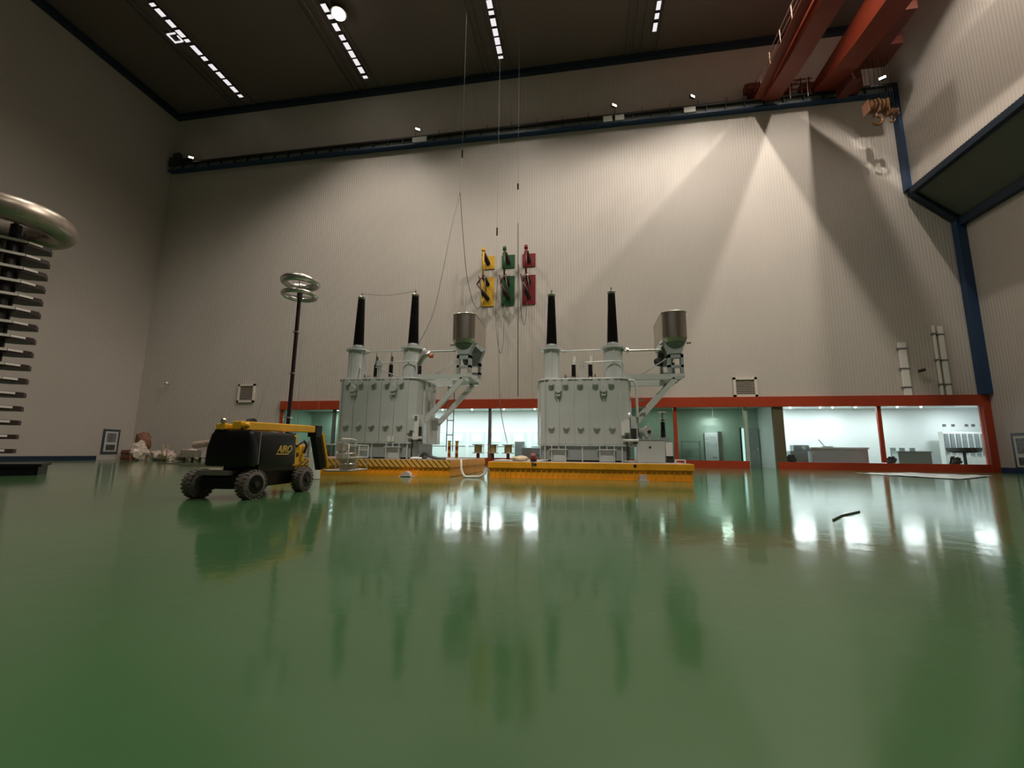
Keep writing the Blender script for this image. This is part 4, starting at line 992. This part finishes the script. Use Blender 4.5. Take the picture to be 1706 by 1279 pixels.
part(MB().cyl((-1.6, 0, 0.43), (-0.1, 0, 0.43), 0.09, n=10).cyl((-1.6, 2.72, 0.43), (-0.1, 2.72, 0.43), 0.09, n=10), 'axle', DARK, t)
part(MB().b2(-1.5, -0.45, -0.38, 0.0, 0.70, 0.84), 'front_step', mat('dusty_step_plate', (0.16, 0.14, 0.12), 0.6), t)
part(MB().b2(-1.15, 0.0, 0.25, 2.2, 0.79, 0.98), 'turntable_base', BLK2, t)
part(MB().cyl((-0.7, 1.1, 0.70), (-0.7, 1.1, 0.99), 0.5, n=24), 'slew_ring', DARK, t)
# turret cowl: rounded black box
cw = MB()
def rrect(x0, x1, y0, y1, r, n=5):
    out = []
    for cx_, cy_, a0 in ((x1-r, y0+r, -PI/2), (x1-r, y1-r, 0), (x0+r, y1-r, PI/2), (x0+r, y0+r, PI)):
        for i in range(n+1): a = a0 + PI/2*i/n; out.append((cx_ + r*math.cos(a), cy_ + r*math.sin(a)))
    return out
lv = [(0.96, 0.0), (1.02, 0.04), (1.5, 0.03), (1.92, -0.03), (2.03, -0.09), (2.06, -0.18)]
def loft(mb, x0, x1, y0, y1, r, lv):
    rg = [[mb.bm.verts.new((x, y, z)) for x, y in rrect(x0-o, x1+o, y0-o, y1+o, r)] for z, o in lv]
    for p, q in zip(rg, rg[1:]):
        n = len(p)
        for i in range(n): mb._f((p[i], p[(i+1) % n], q[(i+1) % n], q[i]), True)
    mb._f(rg[0][::-1]); mb._f(rg[-1])
loft(cw, -1.34, 0.08, -0.28, 0.06, 0.12, lv)
part(cw, 'rear_cowl', BLK2, t)
cw = MB(); loft(cw, -1.34, 0.10, 0.12, 1.98, 0.05, [(0.98, 0.0), (1.02, 0.02), (1.9, 0.0), (2.0, -0.06), (2.03, -0.12)])
part(cw, 'engine_cowl', BLK2, t)
part(MB().b2(-1.28, 0.1, 0.065, 0.115, 1.02, 2.0), 'cowl_seam', mat('seam_grey', (0.22, 0.21, 0.22), 0.35, metal=0.5), t)
# lettering AIRO on the right side
cu = bpy.data.curves.new('logo', 'FONT'); cu.body = 'AIRO'; cu.size = 0.34; cu.shear = 0.35; cu.extrude = 0.004; cu.offset = 0.004; cu.space_character = 0.95
to = bpy.data.objects.new('logo_tmp', cu); COL.objects.link(to)
dg = bpy.context.evaluated_depsgraph_get(); me = bpy.data.meshes.new_from_object(to.evaluated_get(dg)); bpy.data.objects.remove(to)
me.materials.clear(); me.materials.append(mat('logo_yellow', (0.75, 0.50, 0.10), 0.5))
lo = bpy.data.objects.new('logo_lettering', me); COL.objects.link(lo); lo.parent = t
lo.rotation_euler = (PI/2, 0, PI/2); lo.location = (0.125, 0.92, 1.38); lo['label'] = 'slanted yellow letters AIRO'
part(MB().bar((0.125, 0.88, 1.33), (0.125, 1.56, 1.33), 0.012, 0.03), 'logo_underline', MATS['logo_yellow'], t)
# yellow boom, its knuckle and jib
part(MB().bar((-0.6, -0.1, 2.19), (-0.6, 4.15, 2.30), 0.3, 0.27), 'boom', YEL, t, bevel=0.03)
part(MB().b2(-1.15, -0.85, -0.25, 2.0, 2.06, 2.24), 'lower_boom', YEL, t, bevel=0.03)
part(MB().cyl((-0.44, 0.0, 2.2), (-0.36, 0.0, 2.2), 0.13, n=16).sphere((-0.34, 0.0, 2.2), 0.10, n=10), 'boom_pivot', YEL, t)
part(MB().sphere((-0.95, -0.2, 2.32), 0.09, n=10).cyl((-0.95, -0.2, 2.3), (-0.95, -0.2, 2.05), 0.05, n=8), 'beacon', ALU, t)
part(MB().cyl((-1.0, 1.0, 2.3), (-0.85, 1.0, 2.3), 0.2, n=16), 'boom_wheel', DARK, t)
yb = MB(); yb.b2(-0.6, 0.0, 2.02, 2.22, 0.9, 1.98); yb.prism([(2.22, 0.85), (2.5, 1.0), (2.55, 1.5), (2.35, 1.75), (2.22, 1.95)], 'x', -0.5, -0.05)
yb.b2(-0.4, -0.05, 2.62, 2.85, 1.05, 1.65)
part(yb, 'turntable_frame', YEL, t, bevel=0.03)
part(MB().tube([(0.05, 2.1, 1.6), (0.07, 2.5, 1.8), (0.05, 2.75, 1.65), (0.0, 2.7, 1.35)], 0.045, 8).tube([(-0.2, 2.25, 1.2), (-0.1, 2.3, 1.6), (-0.2, 2.2, 1.8)], 0.03, 8), 'hydraulic_hose', BLACK, t)
part(MB().cyl((-0.6, 2.3, 1.3), (0.0, 2.3, 1.3), 0.08, n=12), 'pivot_pin', DARK, t)
part(MB().cyl((-0.5, 2.7, 1.9), (-0.5, 2.7, 2.1), 0.12, n=10), 'hose_cap', DARK, t)
part(MB().b2(-0.78, -0.42, 4.16, 4.62, 2.0, 2.46).bar((-0.6, 4.38, 2.2), (-0.5, 4.85, 0.72), 0.26, 0.34), 'jib', BLK2, t, bevel=0.02)
part(MB().bar((-0.48, 4.72, 2.15), (-0.38, 5.16, 0.76), 0.14, 0.10), 'jib_strip', YEL, t)
# basket
bk = MB()
X0, X1, Y0, Y1, Z0, Z1 = -0.75, 0.3, 5.6, 7.6, 0.62, 1.72
for x in (X0, X1):
    for y in (Y0, (Y0+Y1)/2, Y1): bk.cyl((x, y, Z0), (x, y, Z1), 0.025, n=8)
for z in (Z0, (Z0+Z1)/2, Z1):
    bk.cyl((X0, Y0, z), (X1, Y0, z), 0.025, n=8); bk.cyl((X0, Y1, z), (X1, Y1, z), 0.025, n=8); bk.cyl((X0, Y0, z), (X0, Y1, z), 0.025, n=8); bk.cyl((X1, Y0, z), (X1, Y1, z), 0.025, n=8)
for i in range(1, 6):
    y = Y1 - i*0.2; bk.cyl((X1, y, 1.3), (X1, y, Z1), 0.015, n=6)
bk.cyl((X1, Y1-1.1, 1.5), (X1, Y1, 1.5), 0.015, n=6)
part(bk, 'basket_rails', mat('pale_basket_rail', (0.62, 0.60, 0.56), 0.4), t)
part(MB().b2(X0, X1, Y0, Y1, Z0-0.05, Z0), 'basket_floor', mat('basket_floor_plate', (0.5, 0.47, 0.44), 0.5), t)
part(MB().b2(-0.1, 0.2, 5.25, 5.85, 1.45, 1.82).b2(-0.1, 0.2, 5.3, 5.95, 1.1, 1.35), 'control_box', mat('box_grey', (0.42, 0.38, 0.33), 0.5), t, bevel=0.02)
part(MB().tube([(0.2, 5.1, 1.95), (0.25, 6.0, 1.97), (0.28, 6.25, 1.93), (0.28, 6.3, 1.75)], 0.035, 8), 'top_rail', WHITE, t)
t = thing('steel_drum', 'shiny steel drum standing in the basket of the boom lift', 'drum', (-11.0, 18.5, 0), local=True)
dp = Matrix.Rotation(math.radians(4), 3, 'Z') @ Vector((-0.15, 6.55, 0)) + Vector((-9.9, 12.0, 0))
t.location = (dp.x, dp.y, 0.625)
part(MB().lathe_ab((0, 0, 0), (0, 0, 0.74), [(0, 0.35), (0.03, 0.37), (0.33, 0.36), (0.36, 0.38), (0.39, 0.36), (0.66, 0.36), (0.69, 0.38), (0.72, 0.36), (0.97, 0.37), (1, 0.35)], 28), 'body', STEEL, t)
part(MB().cyl((0, 0, 0.74), (0, 0, 0.77), 0.33, n=24), 'lid', STEEL, t)
# things between lift and deck: second drum, boxes on the striped platform
t = thing('white_tank', 'round white tank top standing behind the jib of the boom lift', 'tank', (-15.6, 24.0, 0))
c0 = at(527, 762, 22.5)
MB().lathe_ab((c0.x, 22.5, 0.02), (c0.x, 22.5, 1.8), [(0, 0.30), (0.75, 0.30), (0.9, 0.24), (1, 0.08)], 22).obj('body', WHITE, t)
MB().cyl((c0.x, 22.5, 1.78), (c0.x, 22.5, 1.9), 0.08, n=10).obj('cap', GREYD, t)
t.location = (c0.x, 22.5, 0)
for i, (u0, u1, v0, h, lab) in enumerate(((498, 512, 735, 0.9, 'grey cabinet on the striped platform beside the lift turntable'), (513, 524, 731, 1.1, 'taller grey cabinet on the striped platform behind the white tank'))):
    a = at(u0, 765, 26.5); b = at(u1, 765, 26.5); top = at((u0+u1)/2, v0, 26.5).z
    t = thing('equipment_cabinet', lab, 'cabinet', ((a.x+b.x)/2, 26.8, 1.0))
    MB().b2(a.x, b.x, 26.5, 27.2, 1.01, top).obj('body', GREYD, t, bevel=0.02)
    MB().b2(a.x+0.05, b.x-0.05, 26.46, 26.5, 1.1, top-0.1).obj('door', GREY, t)

# ------------------------------------------------------------------ wrapped goods by the left of the back wall
specs = [
 (236, 752, 1.15, 1.0, 1.0, 0.85, WRAP, 'large shiny film wrapped bale below the brown bag', 'bale'),
 (262, 757, 0.95, 1.4, 1.0, 0.6, WRAP, 'long lumpy wrapped bundle right of the shiny bale', 'bundle'),
 (283, 758, 1.0, 1.3, 1.0, 0.6, mat('pale_pink_wrap', (0.5, 0.40, 0.34), 0.4, var=0.35, vscale=3, bump=0.7, bscale=6), 'pale pinkish wrapped bundle behind the two thin stakes', 'bundle'),
 (305, 757, 0.9, 1.3, 1.0, 0.75, mat('mottled_wrap', (0.40, 0.30, 0.25), 0.4, var=0.5, vscale=4, bump=0.7, bscale=6), 'mottled brown and white wrapped bundle in the middle of the row', 'bundle'),
 (325, 758, 0.95, 1.2, 1.0, 0.7, WRAP, 'whitish wrapped bundle behind the grey crate', 'bundle'),
 (350, 758, 1.0, 1.3, 1.0, 0.75, mat('cream_wrap', (0.58, 0.46, 0.38), 0.35, var=0.3, vscale=4, bump=0.7, bscale=6), 'cream wrapped bundle just left of the boom lift cowl', 'bundle'),
]
for u, v, r, sx, sy, sz, m_, lab, cat in specs:
    p = at(u, v, 47.5); lump('wrapped_' + cat, (p.x, 47.5 + (0.5 if u in (262, 305, 350) else -0.35), r*sz*1.02), r*1.15, m_, lab, cat, sx*0.72, sy*0.8, sz*1.05, amp=0.45, fr=1.6)
p = at(222, 735, 48.2); lump('brown_bag', (p.x, 49.5, 1.75), 1.05, BRN, 'tall red brown bag standing behind the shiny wrapped bale', 'bag', 0.85, 0.8, 2.0, amp=0.3, fr=1.2)
p = at(216, 756, 46.5); 
t = thing('wooden_crate', 'small dark red crate left of the shiny wrapped bale', 'crate', (p.x, 46.5, 0))
MB().b2(p.x-0.7, p.x+0.7, 46, 47, 0.02, 1.3).obj('box', BRN, t, bevel=0.03); MB().b2(p.x-0.75, p.x+0.75, 45.95, 46.0, 0.9, 1.05).b2(p.x-0.75, p.x+0.75, 45.95, 46.0, 0.3, 0.45).obj('batten', mat('winch_red', (0.25, 0.07, 0.06), 0.5), t)
# tube roll on top right
a = at(325, 741, 47.5); b = at(355, 737, 47.0)
t = thing('carpet_roll', 'pale wrapped roll lying on top of the bundles by the lift', 'roll', a)
MB().cyl(a, b, 0.42, n=18).obj('roll', MATS['cream_wrap'], t); MB().cyl(b, b + (b-a).normalized()*0.05, 0.2, n=14).obj('core', DARK, t)
# grey crate and stakes
p = at(320, 757, 44.5)
t = thing('metal_crate', 'grey flat crate in front of the wrapped bundles', 'crate', (p.x, 44.5, 0))
MB().b2(p.x-1.3, p.x+1.5, 44.2, 45.2, 0.55, 1.35).obj('tray', mat('dusty_crate', (0.36, 0.31, 0.27), 0.6, var=0.2), t)
for dx in (-0.9, 0.2, 1.2): MB().b2(p.x+dx-0.1, p.x+dx+0.1, 44.3, 44.5, 0.0, 0.55).obj('leg', DARK, t)
for i, u in enumerate((269, 277)):
    p = at(u, 760, 44.0); o = MB().cyl((p.x, 44, 0), (p.x+0.05, 44, 2.0), 0.06, n=8).obj('wooden_stake', mat('tan_wood', (0.36, 0.24, 0.12), 0.6)); tag(o, 'thin upright wooden stake, %s of two before the wrapped bundles' % ('left' if i == 0 else 'right'), 'stake')
for i, (u0, u1, v, Y) in enumerate(((262, 345, 772, 38), (300, 372, 775, 34))):
    a = at(u0, v, Y); b = at(u1, v, Y)
    o = MB().bar((a.x, Y, 0.06), (b.x, Y, 0.06), 0.12, 0.1).obj('floor_beam', mat('dusty_timber', (0.25, 0.2, 0.16), 0.6)); tag(o, 'long low timber lying on the floor left of the lift, %s one' % ('farther' if i == 0 else 'nearer'), 'timber')

# ------------------------------------------------------------------ notice boards
def board(x, y0, y1, z0, z1, sgn, label):
    t = thing('notice_board', label, 'notice board', EV(x, (y0+y1)/2, z0))
    def pan(a, b, c, d, e0, e1, nm, m_): 
        xs = sorted((x + sgn*e0, x + sgn*e1)); env(MB(True).b2(xs[0], xs[1], a, b, c, d), nm, m_, t)
    pan(y0, y1, z0, z1, 0.02, 0.12, 'frame', mat('slate_frame', (0.045, 0.06, 0.085), 0.4))
    pan(y0+0.22, y1-0.22, z0+0.25, z1-0.25, 0.125, 0.14, 'sheet', mat('grey_poster', (0.55, 0.52, 0.48), 0.5))
    pan(y0+0.42, y1-0.42, z0+1.35, z1-0.45, 0.145, 0.155, 'picture', mat('grey_picture', (0.16, 0.16, 0.17), 0.5, var=0.5, vscale=3))
    pan(y0+0.42, y1-0.42, z0+0.4, z0+1.05, 0.145, 0.155, 'picture', mat('dark_picture', (0.06, 0.07, 0.06), 0.5, var=0.5, vscale=3))
board(XL-0.01, 42.45, 44.3, 0.85, 3.68, 1, 'dark framed notice board on the left wall by the corner')
board(XR+0.01, 42.6, 44.25, 0.45, 3.55, -1, 'dark framed notice board on the right wall by the red frame')

# ------------------------------------------------------------------ floor items at right
sh = MB()
pts = [at(1430, 787, 0) if False else None]
def fl(u, v):
    d = _f + _r*((u-853)/726.8) - _u*((v-639.5)/726.8)
    return Vector((0, 0, CH)) + d * (-CH/d.z)
a, b, c, d = fl(1425, 789), fl(1500, 788), fl(1655, 793.5), fl(1600, 799)
N = 26; G = [[None]*(N+1) for _ in range(N+1)]
for i in range(N+1):
    for j in range(N+1):
        u, v = i/N, j/N
        p = (a*(1-u)+b*u)*(1-v) + (d*(1-u)+c*u)*v
        p.z = 0.03 + 0.10*abs(noise.noise(Vector((p.x*1.3, p.y*0.8, 0)))) ; G[i][j] = sh.bm.verts.new(p)
for i in range(N):
    for j in range(N): sh._f((G[i][j], G[i+1][j], G[i+1][j+1], G[i][j+1]), True)
o = sh.obj('plastic_floor_sheet', mat('milky_film', (0.55, 0.53, 0.5), 0.2, spec=0.8, var=0.2, vscale=1.5))
so = o.modifiers.new('solid', 'SOLIDIFY'); so.thickness = 0.01; so.offset = 1
tag(o, 'crumpled whitish plastic sheet lying on the floor at right', 'plastic sheet')
pa, pb, pc = fl(1388, 867), fl(1402, 860), fl(1432, 853)
o = MB().tube([pa+Vector((0, 0, 0.02)), pb+Vector((0, 0, 0.02)), pc+Vector((0, 0, 0.02))], 0.02, 6).obj('floor_cord', DARK); tag(o, 'short dark cord lying in the window reflection on the floor', 'cord')
